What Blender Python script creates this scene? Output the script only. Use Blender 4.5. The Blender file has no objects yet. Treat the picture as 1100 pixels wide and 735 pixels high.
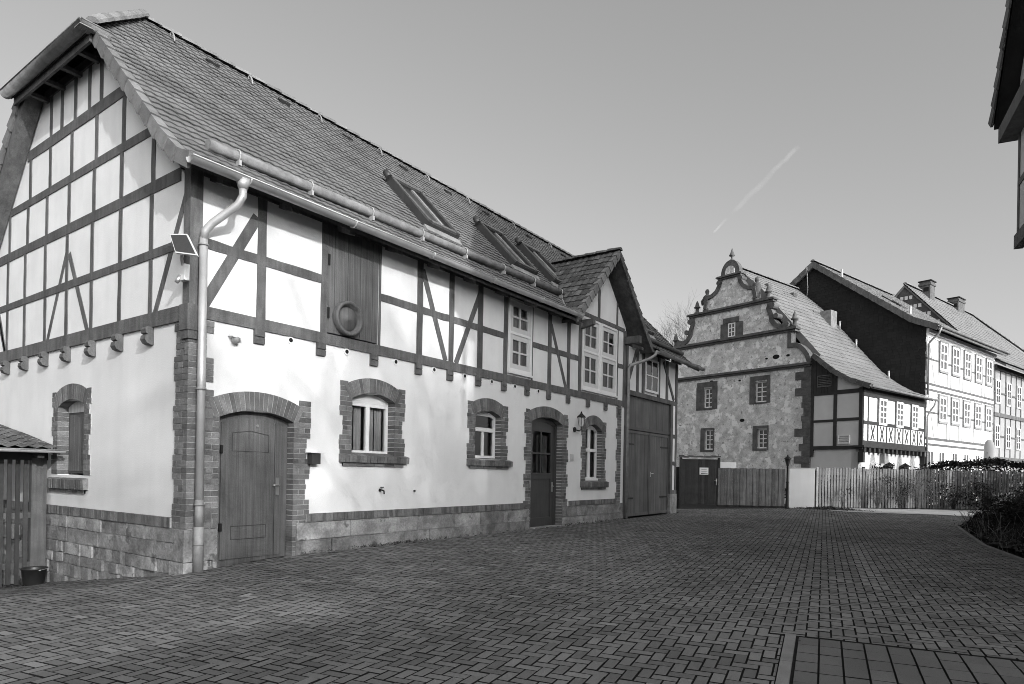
import bpy, bmesh, math, random
from mathutils import Vector, Matrix
import numpy as np
random.seed(7)
R = math.radians
sc = bpy.context.scene
COL = sc.collection
# ------------------------------------------------------------------ mesh builder
class MB:
    def __init__(s): s.v = []; s.f = []; s.sm = []
    def add(s, vs, fs, smooth=False):
        n = len(s.v); s.v.extend([tuple(p) for p in vs])
        for f in fs: s.f.append([i + n for i in f]); s.sm.append(smooth)
        return s
    def box(s, x0, x1, y0, y1, z0, z1):
        return s.add([(x0,y0,z0),(x1,y0,z0),(x1,y1,z0),(x0,y1,z0),(x0,y0,z1),(x1,y0,z1),(x1,y1,z1),(x0,y1,z1)],
              [(0,3,2,1),(4,5,6,7),(0,1,5,4),(1,2,6,5),(2,3,7,6),(3,0,4,7)])
    def hexa(s, p):   # 8 points, bottom four then top four
        return s.add(p, [(0,3,2,1),(4,5,6,7),(0,1,5,4),(1,2,6,5),(2,3,7,6),(3,0,4,7)])
    def quad(s, a, b, c, d): return s.add([a,b,c,d], [(0,1,2,3)])
    def tube(s, pts, r, n=8, caps=True, smooth=True):
        pts = [Vector(p) for p in pts]; rs = r if isinstance(r,(list,tuple)) else [r]*len(pts)
        vs = []; ref = None
        for i,p in enumerate(pts):
            a = pts[max(i-1,0)]; b = pts[min(i+1,len(pts)-1)]
            t = (b-a).normalized()
            if ref is None:
                ref = Vector((0,0,1)) if abs(t.z) < .9 else Vector((1,0,0))
            u = t.cross(ref)
            if u.length < 1e-5: u = t.cross(Vector((0.3,1,0.2)))
            u.normalize(); w = u.cross(t).normalized(); ref = w
            for k in range(n):
                q = 2*math.pi*k/n
                vs.append(p + (u*math.cos(q) + w*math.sin(q))*rs[i])
        fs = []
        for i in range(len(pts)-1):
            for k in range(n):
                k2 = (k+1) % n
                fs.append((i*n+k, i*n+k2, (i+1)*n+k2, (i+1)*n+k))
        s.add(vs, fs, smooth)
        if caps and n > 2:
            m = len(s.v) - len(vs)
            s.f.append([m+k for k in range(n)][::-1]); s.sm.append(False)
            e = m + (len(pts)-1)*n
            s.f.append([e+k for k in range(n)]); s.sm.append(False)
        return s
    def lathe(s, c, prof, n=16, smooth=True, sx=1, sy=1):
        vs = []; fs = []
        for (r,z) in prof:
            for k in range(n):
                q = 2*math.pi*k/n
                vs.append((c[0]+r*math.cos(q)*sx, c[1]+r*math.sin(q)*sy, c[2]+z))
        for i in range(len(prof)-1):
            for k in range(n):
                k2 = (k+1)%n
                fs.append((i*n+k, i*n+k2, (i+1)*n+k2, (i+1)*n+k))
        s.add(vs, fs, smooth)
        m = len(s.v)-len(vs)
        if prof[0][0] > 1e-4: s.f.append([m+k for k in range(n)][::-1]); s.sm.append(False)
        if prof[-1][0] > 1e-4:
            e = m+(len(prof)-1)*n; s.f.append([e+k for k in range(n)]); s.sm.append(False)
        return s
    def build(s, name, mat, parent=None, loc=None):
        me = bpy.data.meshes.new(name)
        me.from_pydata(s.v, [], s.f)
        me.polygons.foreach_set('use_smooth', s.sm)
        me.materials.append(mat); me.update()
        return link(name, me, parent, loc)
def link(name, me, parent=None, loc=None):
    o = bpy.data.objects.new(name, me); COL.objects.link(o)
    if parent is not None: o.parent = parent
    if loc is not None: o.location = loc
    return o
def tag(o, label=None, cat=None, group=None, kind=None):
    if label: o['label'] = label
    if cat: o['category'] = cat
    if group: o['group'] = group
    if kind: o['kind'] = kind
    return o
def thing(name, label, cat, loc=(0,0,0), rz=0, group=None):
    o = bpy.data.objects.new(name, None); COL.objects.link(o)
    o.location = loc; o.rotation_euler = (0,0,rz); o.empty_display_size = .3
    return tag(o, label, cat, group)
def copy_tree(o, parent=None):
    c = o.copy(); COL.objects.link(c)
    if parent is not None: c.parent = parent
    for ch in list(o.children): copy_tree(ch, c)
    return c
# a wall-face basis: t along the wall, n outward, z up
class Face:
    def __init__(s, o, t, n): s.o = Vector(o); s.t = Vector(t); s.n = Vector(n)
    def p(s, a, d, z): return s.o + s.t*a + s.n*d + Vector((0,0,z))
    def box(s, mb, a0, a1, d0, d1, z0, z1):
        return mb.hexa([s.p(a0,d0,z0),s.p(a1,d0,z0),s.p(a1,d1,z0),s.p(a0,d1,z0),s.p(a0,d0,z1),s.p(a1,d0,z1),s.p(a1,d1,z1),s.p(a0,d1,z1)])
    def bar(s, mb, a0, z0, a1, z1, w, d0, d1):   # oblique bar in the wall plane
        dx, dz = a1-a0, z1-z0; L = math.hypot(dx,dz); px, pz = -dz/L*w/2, dx/L*w/2
        q = [(a0-px,z0-pz),(a1-px,z1-pz),(a1+px,z1+pz),(a0+px,z0+pz)]
        return s.prism(mb, q, d0, d1)
    def prism(s, mb, poly, d0, d1):
        n = len(poly)
        vs = [s.p(a,d1,z) for a,z in poly] + [s.p(a,d0,z) for a,z in poly]
        fs = [tuple(range(n)), tuple(range(2*n-1,n-1,-1))]
        for i in range(n):
            j = (i+1)%n; fs.append((i, i+n, j+n, j))
        return mb.add(vs, fs)
    def holed(s, mb, a0, a1, z0, z1, th, holes):   # plaster sheet with reveals
        xs = sorted(set([a0,a1]+[h[0] for h in holes]+[h[1] for h in holes]))
        zs = sorted(set([z0,z1]+[h[2] for h in holes]+[h[3] for h in holes]))
        xs = [x for x in xs if a0<=x<=a1]; zs = [z for z in zs if z0<=z<=z1]
        inh = lambda x,z: any(h[0]<x<h[1] and h[2]<z<h[3] for h in holes)
        for i in range(len(xs)-1):
            for j in range(len(zs)-1):
                if inh((xs[i]+xs[i+1])/2,(zs[j]+zs[j+1])/2): continue
                A,B,Cc,D = xs[i],xs[i+1],zs[j],zs[j+1]
                mb.quad(s.p(A,0,Cc),s.p(B,0,Cc),s.p(B,0,D),s.p(A,0,D))
                mb.quad(s.p(A,-th,Cc),s.p(A,-th,D),s.p(B,-th,D),s.p(B,-th,Cc))
        for h in holes:
            A,B,Cc,D = max(h[0],a0),min(h[1],a1),max(h[2],z0),min(h[3],z1)
            mb.quad(s.p(A,0,Cc),s.p(A,0,D),s.p(A,-th,D),s.p(A,-th,Cc))
            mb.quad(s.p(B,0,Cc),s.p(B,-th,Cc),s.p(B,-th,D),s.p(B,0,D))
            if h[3]<z1: mb.quad(s.p(A,0,D),s.p(B,0,D),s.p(B,-th,D),s.p(A,-th,D))
            if h[2]>z0: mb.quad(s.p(A,0,Cc),s.p(A,-th,Cc),s.p(B,-th,Cc),s.p(B,0,Cc))
        mb.quad(s.p(a0,0,z0),s.p(a0,0,z1),s.p(a0,-th,z1),s.p(a0,-th,z0))
        mb.quad(s.p(a1,0,z0),s.p(a1,-th,z0),s.p(a1,-th,z1),s.p(a1,0,z1))
        return mb
# ------------------------------------------------------------------ materials
def mat(name, v, rough=.85, var=.12, scale=4., bump=.25, bscale=30., island=0., metal=0., spec=.3,
        patch=None, streak=None, fine=0.06, fscale=90., objv=0.):
    """grey procedural material: broad tone drift, fine grain, optional per-piece tone, patches, streaks"""
    m = bpy.data.materials.new(name); m.use_nodes = True
    nt = m.node_tree; N = nt.nodes; L = nt.links
    b = N['Principled BSDF']; b.inputs['Roughness'].default_value = rough
    b.inputs['Metallic'].default_value = metal; b.inputs['Specular IOR Level'].default_value = spec
    tc = N.new('ShaderNodeTexCoord')
    def noise(sc_, det=6, rgh=.6, sx=None):
        n = N.new('ShaderNodeTexNoise'); n.inputs['Scale'].default_value = sc_; n.inputs['Detail'].default_value = det
        n.inputs['Roughness'].default_value = rgh
        if sx:
            mp = N.new('ShaderNodeMapping'); mp.inputs['Scale'].default_value = sx
            L.new(tc.outputs['Object'], mp.inputs['Vector']); L.new(mp.outputs['Vector'], n.inputs['Vector'])
        else: L.new(tc.outputs['Object'], n.inputs['Vector'])
        return n.outputs['Fac']
    def math_(op, a, b_):
        n = N.new('ShaderNodeMath'); n.operation = op
        for i,x in enumerate((a,b_)):
            if isinstance(x,(int,float)): n.inputs[i].default_value = x
            else: L.new(x, n.inputs[i])
        return n.outputs[0]
    def remap(x, lo, hi, a, c, smooth=True):
        n = N.new('ShaderNodeMapRange'); n.interpolation_type = 'SMOOTHSTEP' if smooth else 'LINEAR'
        for i,k in enumerate((lo,hi,a,c)): n.inputs[i+1].default_value = k
        L.new(x, n.inputs[0]); return n.outputs[0]
    val = remap(noise(scale), .3, .7, v*(1-var), v*(1+var))
    if fine: val = math_('MULTIPLY', val, remap(noise(fscale,3), .25,.75, 1-fine, 1+fine))
    if island:
        g = N.new('ShaderNodeNewGeometry')
        val = math_('MULTIPLY', val, remap(g.outputs['Random Per Island'],0,1,1-island,1+island,False))
    if objv:
        oi = N.new('ShaderNodeObjectInfo'); val = math_('MULTIPLY', val, remap(oi.outputs['Random'],0,1,1-objv,1+objv,False))
    if streak:   # (scale vector, amount)
        val = math_('MULTIPLY', val, remap(noise(1.,4,.6,streak[0]), .3,.7, 1-streak[1], 1+streak[1]))
    if patch:    # (scale, threshold, softness, value)
        f = remap(noise(patch[0],4,.55), patch[1], patch[1]+patch[2], 0, 1)
        mx = N.new('ShaderNodeMix'); mx.data_type = 'FLOAT'
        L.new(f, mx.inputs[0]); L.new(val, mx.inputs[2]); mx.inputs[3].default_value = patch[3]
        val = mx.outputs[0]
    cc = N.new('ShaderNodeCombineColor')
    for i in range(3): L.new(val, cc.inputs[i])
    L.new(cc.outputs[0], b.inputs['Base Color'])
    if bump:
        bp = N.new('ShaderNodeBump'); bp.inputs['Strength'].default_value = bump; bp.inputs['Distance'].default_value = .02
        L.new(noise(bscale,5,.65), bp.inputs['Height']); L.new(bp.outputs[0], b.inputs['Normal'])
    return m
def glass_mat(name, tint=.75, opaque=None):
    m = bpy.data.materials.new(name); m.use_nodes = True
    nt = m.node_tree; N = nt.nodes; L = nt.links
    if opaque is not None:
        b = N['Principled BSDF']; b.inputs['Base Color'].default_value = (opaque,)*3+(1,)
        b.inputs['Roughness'].default_value = .06; b.inputs['Specular IOR Level'].default_value = .6
        tc = N.new('ShaderNodeTexCoord'); n = N.new('ShaderNodeTexNoise'); n.inputs['Scale'].default_value = 3
        bp = N.new('ShaderNodeBump'); bp.inputs['Strength'].default_value = .06; bp.inputs['Distance'].default_value = .05
        L.new(tc.outputs['Object'], n.inputs['Vector']); L.new(n.outputs['Fac'], bp.inputs['Height']); L.new(bp.outputs[0], b.inputs['Normal'])
        return m
    N.remove(N['Principled BSDF']); out = N['Material Output']
    t = N.new('ShaderNodeBsdfTransparent'); t.inputs[0].default_value = (tint,)*3+(1,)
    g = N.new('ShaderNodeBsdfGlossy'); g.inputs['Roughness'].default_value = .03
    f = N.new('ShaderNodeFresnel'); f.inputs[0].default_value = 1.5
    mx = N.new('ShaderNodeMixShader'); L.new(f.outputs[0], mx.inputs[0]); L.new(t.outputs[0], mx.inputs[1]); L.new(g.outputs[0], mx.inputs[2])
    L.new(mx.outputs[0], out.inputs[0]); return m
M = {}
M['plaster'] = mat('white_lime_plaster', .75, .92, .06, .55, .22, 55, fine=.05, streak=((1.6,1.6,.3),.035), patch=(.8,.60,.16,.66))
M['plaster_up'] = mat('white_panel_plaster', .77, .92, .05, 1.3, .22, 50, fine=.05, streak=((3,3,.5),.03))
M['plaster_side'] = mat('grey_plaster', .60, .9, .05, 1.2, .15, 40)
M['beam'] = mat('painted_timber', .108, .8, .2, 2.2, .6, 30, streak=((11,11,1.6),.2), fine=.12, fscale=60, objv=.13)
M['beam_pale'] = mat('pale_painted_timber', .26, .8, .12, 3, .15, 60)
M['beam_dark'] = mat('dark_timber', .035, .75, .2, 3, .2, 50)
M['brick'] = mat('clinker_brick', .15, .8, .18, 6, .5, 55, island=.38, fine=.16, fscale=60)
M['mortar'] = mat('lime_mortar', .40, .95, .15, 9, .5, 80)
M['sand'] = mat('sandstone_block', .25, .9, .34, 3.2, 1., 14, island=.3, fine=.2, fscale=30, patch=(3.4,.6,.08,.13))
M['tile'] = mat('clay_roof_tile', .15, .8, .16, 1.0, .35, 45, island=.09, fine=.10, fscale=55)
M['tile_old'] = mat('weathered_roof_tile', .10, .85, .25, 2.2, .6, 35, island=.4, fine=.2, patch=(9,.62,.06,.24))
M['tile_pale'] = mat('pale_roof_tile', .18, .85, .1, .8, .2, 40, island=.06)
M['verge'] = mat('verge_tile', .19, .85, .16, 5, .4, 40, island=.2)
M['zinc'] = mat('zinc_sheet', .48, .42, .10, 3, .06, 20, metal=.35, spec=.5)
M['zinc_dull'] = mat('weathered_zinc_pipe', .30, .6, .22, 4, .15, 30, metal=.25)
M['doorpaint'] = mat('grey_door_paint', .108, .55, .16, 1.4, .35, 40, streak=((26,26,.8),.24), spec=.35, fine=.1)
M['doordark'] = mat('dark_door_paint', .05, .4, .12, 2, .1, 40, streak=((14,14,1.0),.1), spec=.4)
M['garage'] = mat('garage_board_paint', .105, .65, .15, 1.4, .35, 40, streak=((22,22,.7),.2), island=.12, fine=.1)
M['white'] = mat('white_window_paint', .78, .5, .03, 3, .04, 30)
M['frame'] = mat('off_white_frame_paint', .62, .5, .04, 3, .04, 30)
M['log'] = mat('lichened_log', .21, .9, .25, 5, .5, 30)
M['iron'] = mat('black_iron', .025, .5, .2, 8, .1, 40, metal=.4)
M['steel'] = mat('pale_steel', .6, .35, .05, 8, .02, 40, metal=.8)
M['glass'] = glass_mat('window_glass')
M['glassd'] = glass_mat('dark_window_glass', opaque=.02)
M['glassg'] = glass_mat('grey_window_glass', opaque=.09)
M['glassk'] = mat('matt_blind_glass', .035, .3, .1, 2, 0, spec=.25)
M['curtain'] = mat('net_curtain', .55, .9, .1, 3, .1, 20, streak=((30,30,.6),.22))
M['curtain_dim'] = mat('dim_curtain', .24, .9, .15, 3, .1, 20, streak=((30,30,.6),.25))
M['black'] = mat('black_void', .012, .9, .1, 3, 0)
M['wood_grey'] = mat('weathered_board', .085, .85, .2, 2.5, .4, 40, island=.25, streak=((16,16,1.1),.22), objv=.25)
M['wood_pale'] = mat('silvered_picket', .17, .85, .2, 2.5, .3, 40, island=.22, streak=((16,16,1.1),.2), objv=.28)
M['wood_brown'] = mat('mottled_board', .14, .85, .22, 3, .5, 35, island=.3, patch=(26,.6,.08,.24), objv=.3, streak=((20,20,1.),.2))
M['wood_dark'] = mat('dark_stained_board', .035, .8, .2, 3, .3, 35, island=.2, objv=.3)
M['plastic'] = mat('black_plastic', .02, .4, .15, 6, .06, 30, spec=.5)
M['stone_dark'] = mat('dark_dressed_stone', .105, .9, .28, 2.5, .8, 18, fine=.2, fscale=25)
M['slate'] = mat('slate_shingle', .020, .9, .1, 1, .25, 30, island=.16)
M['slate_white'] = mat('checker_shingle', .07, .75, .2, 3, .25, 30, island=.3)
M['paver'] = mat('concrete_paver', .145, .88, .22, .45, .5, 90, island=.27, fine=.14, fscale=150, patch=(1.3,.68,.05,.21))
M['paver_pale'] = mat('pale_concrete_paver', .21, .88, .12, .8, .5, 90, island=.15, fine=.12)
M['slab'] = mat('rectangular_paving_slab', .12, .88, .14, .9, .5, 90, island=.14, fine=.14, fscale=150)
M['joint'] = mat('joint_sand', .013, .95, .3, 6, .5, 60)
M['kerb'] = mat('concrete_kerb', .19, .9, .12, 4, .4, 70)
M['sun_ground'] = mat('sun_paled_ground', .36, .95, .15, 2, .8, 60, fine=.2)  # ground tone lightened to carry the sunlit strip
M['soil'] = mat('dark_soil', .028, .95, .4, 5, 1., 25, fine=.4, fscale=40)
M['earth'] = mat('meadow_ground', .07, .95, .3, .3, .8, 12)
M['leaf'] = mat('dark_evergreen_leaf', .03, .8, .25, 3, 0, island=.55, spec=.1)
M['panel_grey'] = mat('grey_and_shade_plaster', .30, .9, .08, 1.2, .2, 40)  # far house panels: partial shade put into the grey; column: plain grey
M['leaf_mid'] = mat('bright_shrub_leaf', .07, .8, .25, 3, 0, island=.5, spec=.1)
M['twig'] = mat('bare_twig', .14, .9, .2, 6, .2, 40)
M['twig_dark'] = mat('dark_bark', .05, .9, .25, 6, .5, 30)
M['litter'] = mat('fallen_leaf', .07, .9, .3, 6, .1, 40, island=.5)
M['sign'] = mat('white_sign_board', .74, .5, .03, 4, 0)
M['ink'] = mat('black_lettering', .03, .6, .05, 4, 0)
def rubble_mat():
    m = mat('patched_rubble_render', .57, .95, .25, 2.2, 1., 7, fine=.25, fscale=22, patch=(1.9,.54,.07,.84))
    nt = m.node_tree; N = nt.nodes; L = nt.links
    cc = [n for n in N if n.type == 'COMBINE_COLOR'][0]; src = cc.inputs[0].links[0].from_socket
    tc = [n for n in N if n.type == 'TEX_COORD'][0]
    def stage(src, node, lo, hi, value):
        mr = N.new('ShaderNodeMapRange'); mr.interpolation_type = 'SMOOTHSTEP'
        mr.inputs[1].default_value = lo; mr.inputs[2].default_value = hi
        L.new(node, mr.inputs[0]); mx = N.new('ShaderNodeMix'); mx.data_type = 'FLOAT'
        L.new(mr.outputs[0], mx.inputs[0]); L.new(src, mx.inputs[2]); mx.inputs[3].default_value = value
        return mx.outputs[0]
    n1 = N.new('ShaderNodeTexVoronoi'); n1.inputs['Scale'].default_value = 2.6; L.new(tc.outputs['Object'], n1.inputs['Vector'])
    ns = N.new('ShaderNodeTexNoise'); ns.inputs['Scale'].default_value = 4; L.new(tc.outputs['Object'], ns.inputs['Vector'])
    ad = N.new('ShaderNodeMath'); ad.operation = 'MULTIPLY_ADD'; ad.inputs[1].default_value = .45
    L.new(ns.outputs['Fac'], ad.inputs[0]); L.new(n1.outputs['Distance'], ad.inputs[2])
    src = stage(src, ad.outputs[0], .46, .38, .74)
    n2 = N.new('ShaderNodeTexNoise'); n2.inputs['Scale'].default_value = 6; n2.inputs['Detail'].default_value = 4
    L.new(tc.outputs['Object'], n2.inputs['Vector'])
    src = stage(src, n2.outputs['Fac'], .58, .70, .25)
    for i in range(3): L.new(src, cc.inputs[i])
    return m
M['rubble'] = rubble_mat()
# ------------------------------------------------------------------ roof tiles
def tile_roof(mb, prof, e0, e1, tw, th, mp, lim=None, lift=.03, wave=.022, cols=5, thick=.016, jit=.004):
    """real interlocking pantiles. prof: (a,z) polyline from the eave up; mp(a,e,z)->point; lim(z,a)->(lo,hi) along the eave."""
    seg = [0.]
    for i in range(1,len(prof)): seg.append(seg[-1]+math.hypot(prof[i][0]-prof[i-1][0], prof[i][1]-prof[i-1][1]))
    T = seg[-1]
    def at(s):
        s = max(min(s,T),0.)
        for i in range(1,len(prof)):
            if s <= seg[i] or i == len(prof)-1:
                k = (s-seg[i-1])/(seg[i]-seg[i-1]); a = prof[i-1]; b = prof[i]
                ta, tz = (b[0]-a[0])/(seg[i]-seg[i-1]), (b[1]-a[1])/(seg[i]-seg[i-1])
                na, nz = -tz, ta
                if nz < 0: na, nz = tz, -ta
                return a[0]+(b[0]-a[0])*k, a[1]+(b[1]-a[1])*k, na, nz
    rows = max(1,int(round(T/th))); th = T/rows; ncol = max(1,int(round((e1-e0)/tw))); tw = (e1-e0)/ncol
    sec = [(k/(cols-1.), wave*(.5-.5*math.cos(2*math.pi*k/(cols-1.)))) for k in range(cols)]
    for i in range(rows):
        s0 = i*th; s1 = min(T, s0+th*1.12)
        lo = at(s0); hi = at(s1)
        l0 = lim(lo[1],lo[0]) if lim else (e0,e1); l1 = lim(hi[1],hi[0]) if lim else (e0,e1)
        for j in range(ncol):
            ea = e0+j*tw; eb = ea+tw
            if (eb <= l0[0] or ea >= l0[1]) and (eb <= l1[0] or ea >= l1[1]): continue
            q = random.uniform(-jit,jit)+jit*2.2*math.sin(ea*1.7+i*.35)*math.sin(i*.41+ea*.23); q2 = random.uniform(-jit,jit)
            vs = []
            for (pt,l,lf) in ((lo,l0,lift),(hi,l1,.004)):
                for (k,h) in sec:
                    e = min(max(ea+k*tw*1.02, l[0]), l[1]); hh = lf+h+q+q2*(k-.5)
                    vs.append(mp(pt[0]+pt[2]*hh, e, pt[1]+pt[3]*hh))
            for (k,h) in sec:
                e = min(max(ea+k*tw*1.02, l0[0]), l0[1]); hh = lift+h+q-thick+q2*(k-.5)
                vs.append(mp(lo[0]+lo[2]*hh, e, lo[1]+lo[3]*hh))
            c = cols; fs = []
            for k in range(c-1):
                fs.append((k,k+1,c+k+1,c+k)); fs.append((2*c+k,2*c+k+1,k+1,k))
            mb.add(vs, fs, False)
    return mb
def slab_roof(mb, prof, e0, e1, mp, th):   # the boarding below the tiles
    n = len(prof)
    top = [mp(a,e,z) for e in (e0,e1) for a,z in prof]; bot = [mp(a,e,z-th) for e in (e0,e1) for a,z in prof]
    vs = top+bot; fs = []
    for i in range(n-1):
        fs.append((i,i+1,n+i+1,n+i)); fs.append((2*n+i,3*n+i,3*n+i+1,2*n+i+1))
        for o in (0,n): fs.append((o+i,2*n+o+i,2*n+o+i+1,o+i+1))
    fs.append((0,n,3*n,2*n)); fs.append((n-1,3*n-1,4*n-1,2*n-1))
    return mb.add(vs, fs)
def ridge_tiles(mb, a, b, r=.13, L=.38, n=7):
    a = Vector(a); b = Vector(b); d = b-a; T = d.length; d.normalize(); k = max(1,int(round(T/L))); st = T/k
    side = d.cross(Vector((0,0,1))).normalized(); up = side.cross(d).normalized()
    for i in range(k):
        p0 = a+d*(i*st-.02); p1 = a+d*((i+1)*st+.02); vs = []
        for (p,rr,z) in ((p0,r*.94,0),(p1,r*1.08,.012)):
            for q in range(n):
                t = math.pi*q/(n-1); vs.append(p+side*math.cos(t)*rr+up*(math.sin(t)*rr*.8+z))
        fs = [(q,q+1,n+q+1,n+q) for q in range(n-1)] + [tuple(range(n))[::-1], tuple(range(n,2*n))]
        mb.add(vs, fs)
    return mb
# ------------------------------------------------------------------ brickwork
BH, BL, BJ = .071, .24, .012
def brick_row(mb, F, a0, a1, z0, z1, d0, d1, L=.125, vert=False):
    n = max(1,int(round((a1-a0)/L))); st = (a1-a0)/n
    for i in range(n):
        q = random.uniform(-.003,.003)
        F.box(mb, a0+i*st+.005, a0+(i+1)*st-.005, d0, d1+q, z0+.005, z1-.005)
def stack(brk, mor, F, inner, wide, narrow, z0, z1, d0, d1, side, per=4, phase=0):
    """toothed jamb: bricks grow from 'inner' in direction side (+1/-1)"""
    k = 0; z = z0; ch = BH+BJ; n = max(1,int(round((z1-z0)/ch))); ch = (z1-z0)/n
    for k in range(n):
        w = wide if ((k+phase)//per) % 2 == 0 else narrow
        w += random.uniform(-.012,.012)
        a, b = (inner, inner+w) if side > 0 else (inner-w, inner)
        zz = z0+k*ch
        if k % 2 == 0: brick_row(brk, F, a, b, zz, zz+ch, d0, d1, .25)
        else: brick_row(brk, F, a, b, zz, zz+ch, d0, d1, .125)
        F.box(mor, a+(.014 if side>0 else .004), b-(.004 if side>0 else .014), d0+.004, d1-.007, zz, zz+ch)
def arch(brk, mor, F, a0, a1, zs, rise, th, d0, d1, bw=.078):
    """segmental arch of radial bricks; a0..a1 opening, zs springing, rise at crown, th ring depth"""
    w = (a1-a0)/2; c = (a0+a1)/2; r = (w*w+rise*rise)/(2*rise); zc = zs+rise-r; t0 = math.asin(w/r)*1.12
    n = int(round(2*t0*(r+th/2)/bw))
    for i in range(n):
        ta = -t0+2*t0*i/n; tb = -t0+2*t0*(i+1)/n; g = .0055/(r+th/2); q = random.uniform(-.003,.003)
        for (m_,gg,dd,r0,r1) in ((brk,g,d1+q,r,r+th),(mor,-.0002,d1-.007,r+.004,r+th-.004)):
            P = [(c+rr*math.sin(t), zc+rr*math.cos(t)) for rr,t in ((r0,ta+gg),(r0,tb-gg),(r1,tb-gg),(r1,ta+gg))]
            F.prism(m_, P[::-1], d0, dd)
    return c, zc, r
def arch_z(a, a0, a1, zs, rise):
    w = (a1-a0)/2; c = (a0+a1)/2; r = (w*w+rise*rise)/(2*rise); return zs+rise-r+math.sqrt(max(r*r-(a-c)**2,0))
# ------------------------------------------------------------------ windows
def window(parent, F, a0, a1, z0, z1, d, cols=2, rows=1, transom=None, fw=.06, mw=.035, depth=.06, glass='glass',
           m='white', name='window', curtain=None, top=None):
    """frame with mullions (one mesh), pane child, optional curtain. top: function a->z for an arched head"""
    fr = MB()
    if top is None:
        F.box(fr,a0,a0+fw,d-depth,d,z0,z1); F.box(fr,a1-fw,a1,d-depth,d,z0,z1)
        F.box(fr,a0+fw,a1-fw,d-depth,d-.002,z0,z0+fw); F.box(fr,a0+fw,a1-fw,d-depth,d-.002,z1-fw,z1)
    else:
        K = 10; aa = [a0+(a1-a0)*i/K for i in range(K+1)]
        F.prism(fr,[(a0,z0),(a0+fw,z0),(a0+fw,top(a0+fw)-.002),(a0,top(a0))],d-depth,d)
        F.prism(fr,[(a1-fw,z0),(a1,z0),(a1,top(a1)),(a1-fw,top(a1-fw)-.002)],d-depth,d)
        F.box(fr,a0+fw,a1-fw,d-depth,d-.002,z0,z0+fw)
        ins = [a0+fw+(a1-a0-2*fw)*i/K for i in range(K+1)]
        F.prism(fr,[(a,min(top(a),z1)-fw*1.1) for a in ins]+[(a,top(a)-.003) for a in ins[::-1]],d-depth,d-.002)
    iw = a1-a0-2*fw
    for c in range(1,cols):
        x = a0+fw+iw*c/cols; F.box(fr,x-mw/2,x+mw/2,d-depth+.005,d-.006,z0+fw,z1-fw)
    if transom is not None:
        F.box(fr,a0+fw,a1-fw,d-depth,d+.012,transom-.045,transom+.045)
    zs = [z0+fw]+([transom] if transom else [])+[z1-fw]
    for i in range(len(zs)-1):
        for r in range(1,rows):
            z = zs[i]+(zs[i+1]-zs[i])*r/rows; F.box(fr,a0+fw,a1-fw,d-depth+.008,d-.009,z-mw/2.4,z+mw/2.4)
    w = fr.build(name, M[m], parent)
    g = MB(); dd = d-depth*.55
    zt = z1-fw*.5
    g.quad(F.p(a0+fw*.5,dd,z0+fw*.5),F.p(a1-fw*.5,dd,z0+fw*.5),F.p(a1-fw*.5,dd,zt),F.p(a0+fw*.5,dd,zt))
    g.build('pane', M[glass], w)
    if curtain:
        c = MB()
        for (x0,x1,za,zb,mm) in curtain:
            n = max(2,int((x1-x0)/.035)); pts = [(x0+(x1-x0)*i/n, .016*math.sin(i*1.9)) for i in range(n+1)]
            for i in range(n):
                (xa,da),(xb,db) = pts[i],pts[i+1]
                c.quad(F.p(xa,d-depth-.05+da,za),F.p(xb,d-depth-.05+db,za),F.p(xb,d-depth-.05+db,zb),F.p(xa,d-depth-.05+da,zb))
        c.build('curtain', M[curtain[0][4]], w)
    return w
# ================================================================== terrain
def sst(a,b,x): t = min(max((x-a)/(b-a),0.),1.); return t*t*(3-2*t)
def gz(x,y):
    z = .12*sst(-1.2,1.9,y)+.04*sst(12,26,y)
    l = max(0.,-x+.2); l = l if l > .6 else l*l/.6*.5+l*.5
    z -= .135*l*(1-sst(-.1,2.2,y))
    return z
# ================================================================== the half-timbered barn (origin at its street corner)
barn = thing('timber_barn','long half-timbered barn with white panels, brick-trimmed openings, tiled half-hipped roof and gutter','barn')
FA = Face((0,0,0),(0,1,0),(1,0,0))      # long facade, a = y
GA = Face((0,0,0),(1,0,0),(0,-1,0))     # gable, a = x
YL = 13.86; YE = 18.25
SL = 1.03; ZR = 5.85; XR = -4.05         # roof plane z = ZR - SL*x
# --- walls
fh = [(.46,1.73,-.5,2.37),(2.92,3.96,1.78,2.90),(6.39,7.35,1.80,2.89),(8.62,10.10,-.5,2.94),(11.38,12.36,1.29,2.94)]
w = MB(); FA.holed(w,.02,YL-.02,.6,3.70,.32,fh); w.build('lower_wall',M['plaster'],barn)
gh = [(-4.42,-3.30,1.33,2.64)]
w = MB(); GA.holed(w,-8.1,-.02,.6,3.66,.32,gh); w.build('gable_lower_wall',M['plaster'],barn)
w = MB(); FA.holed(w,.05,10.9,3.70,5.70,.25,[(2.36,3.50,3.72,5.66),(7.60,8.55,3.90,5.66)]); FA.holed(w,10.9,YL,3.70,5.93,.25,[(11.12,12.06,3.93,5.90),(12.21,13.18,3.93,5.90)])
FA.prism(w,[(10.9,5.93),(YL,5.93),(YL,6.10),(12.5,7.50),(10.9,5.96)],-.25,-.0)
w.build('panel_wall',M['plaster_up'],barn)
w = MB(); GA.prism(w,[(-8.1,3.665),(-.05,3.665),(-.05,5.50),(-2.82,8.36),(-5.28,8.36),(-8.1,5.50)],-.25,0.); w.build('gable_panel_wall',M['plaster_up'],barn)
w = MB(); w.box(-8.0,-7.8,.3,YE-.2,-1.2,5.5); w.box(-8.0,-.25,YE-.2,YE-.05,-.2,5.6)
w.add([(-8,YE-.1,5.6),(-.25,YE-.1,5.6),(XR,YE-.1,9.7)],[(0,1,2),(2,1,0)]); w.box(-7.8,-.35,.4,YE-.3,3.5,3.6); w.build('rear_wall',M['plaster_side'],barn)
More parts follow.
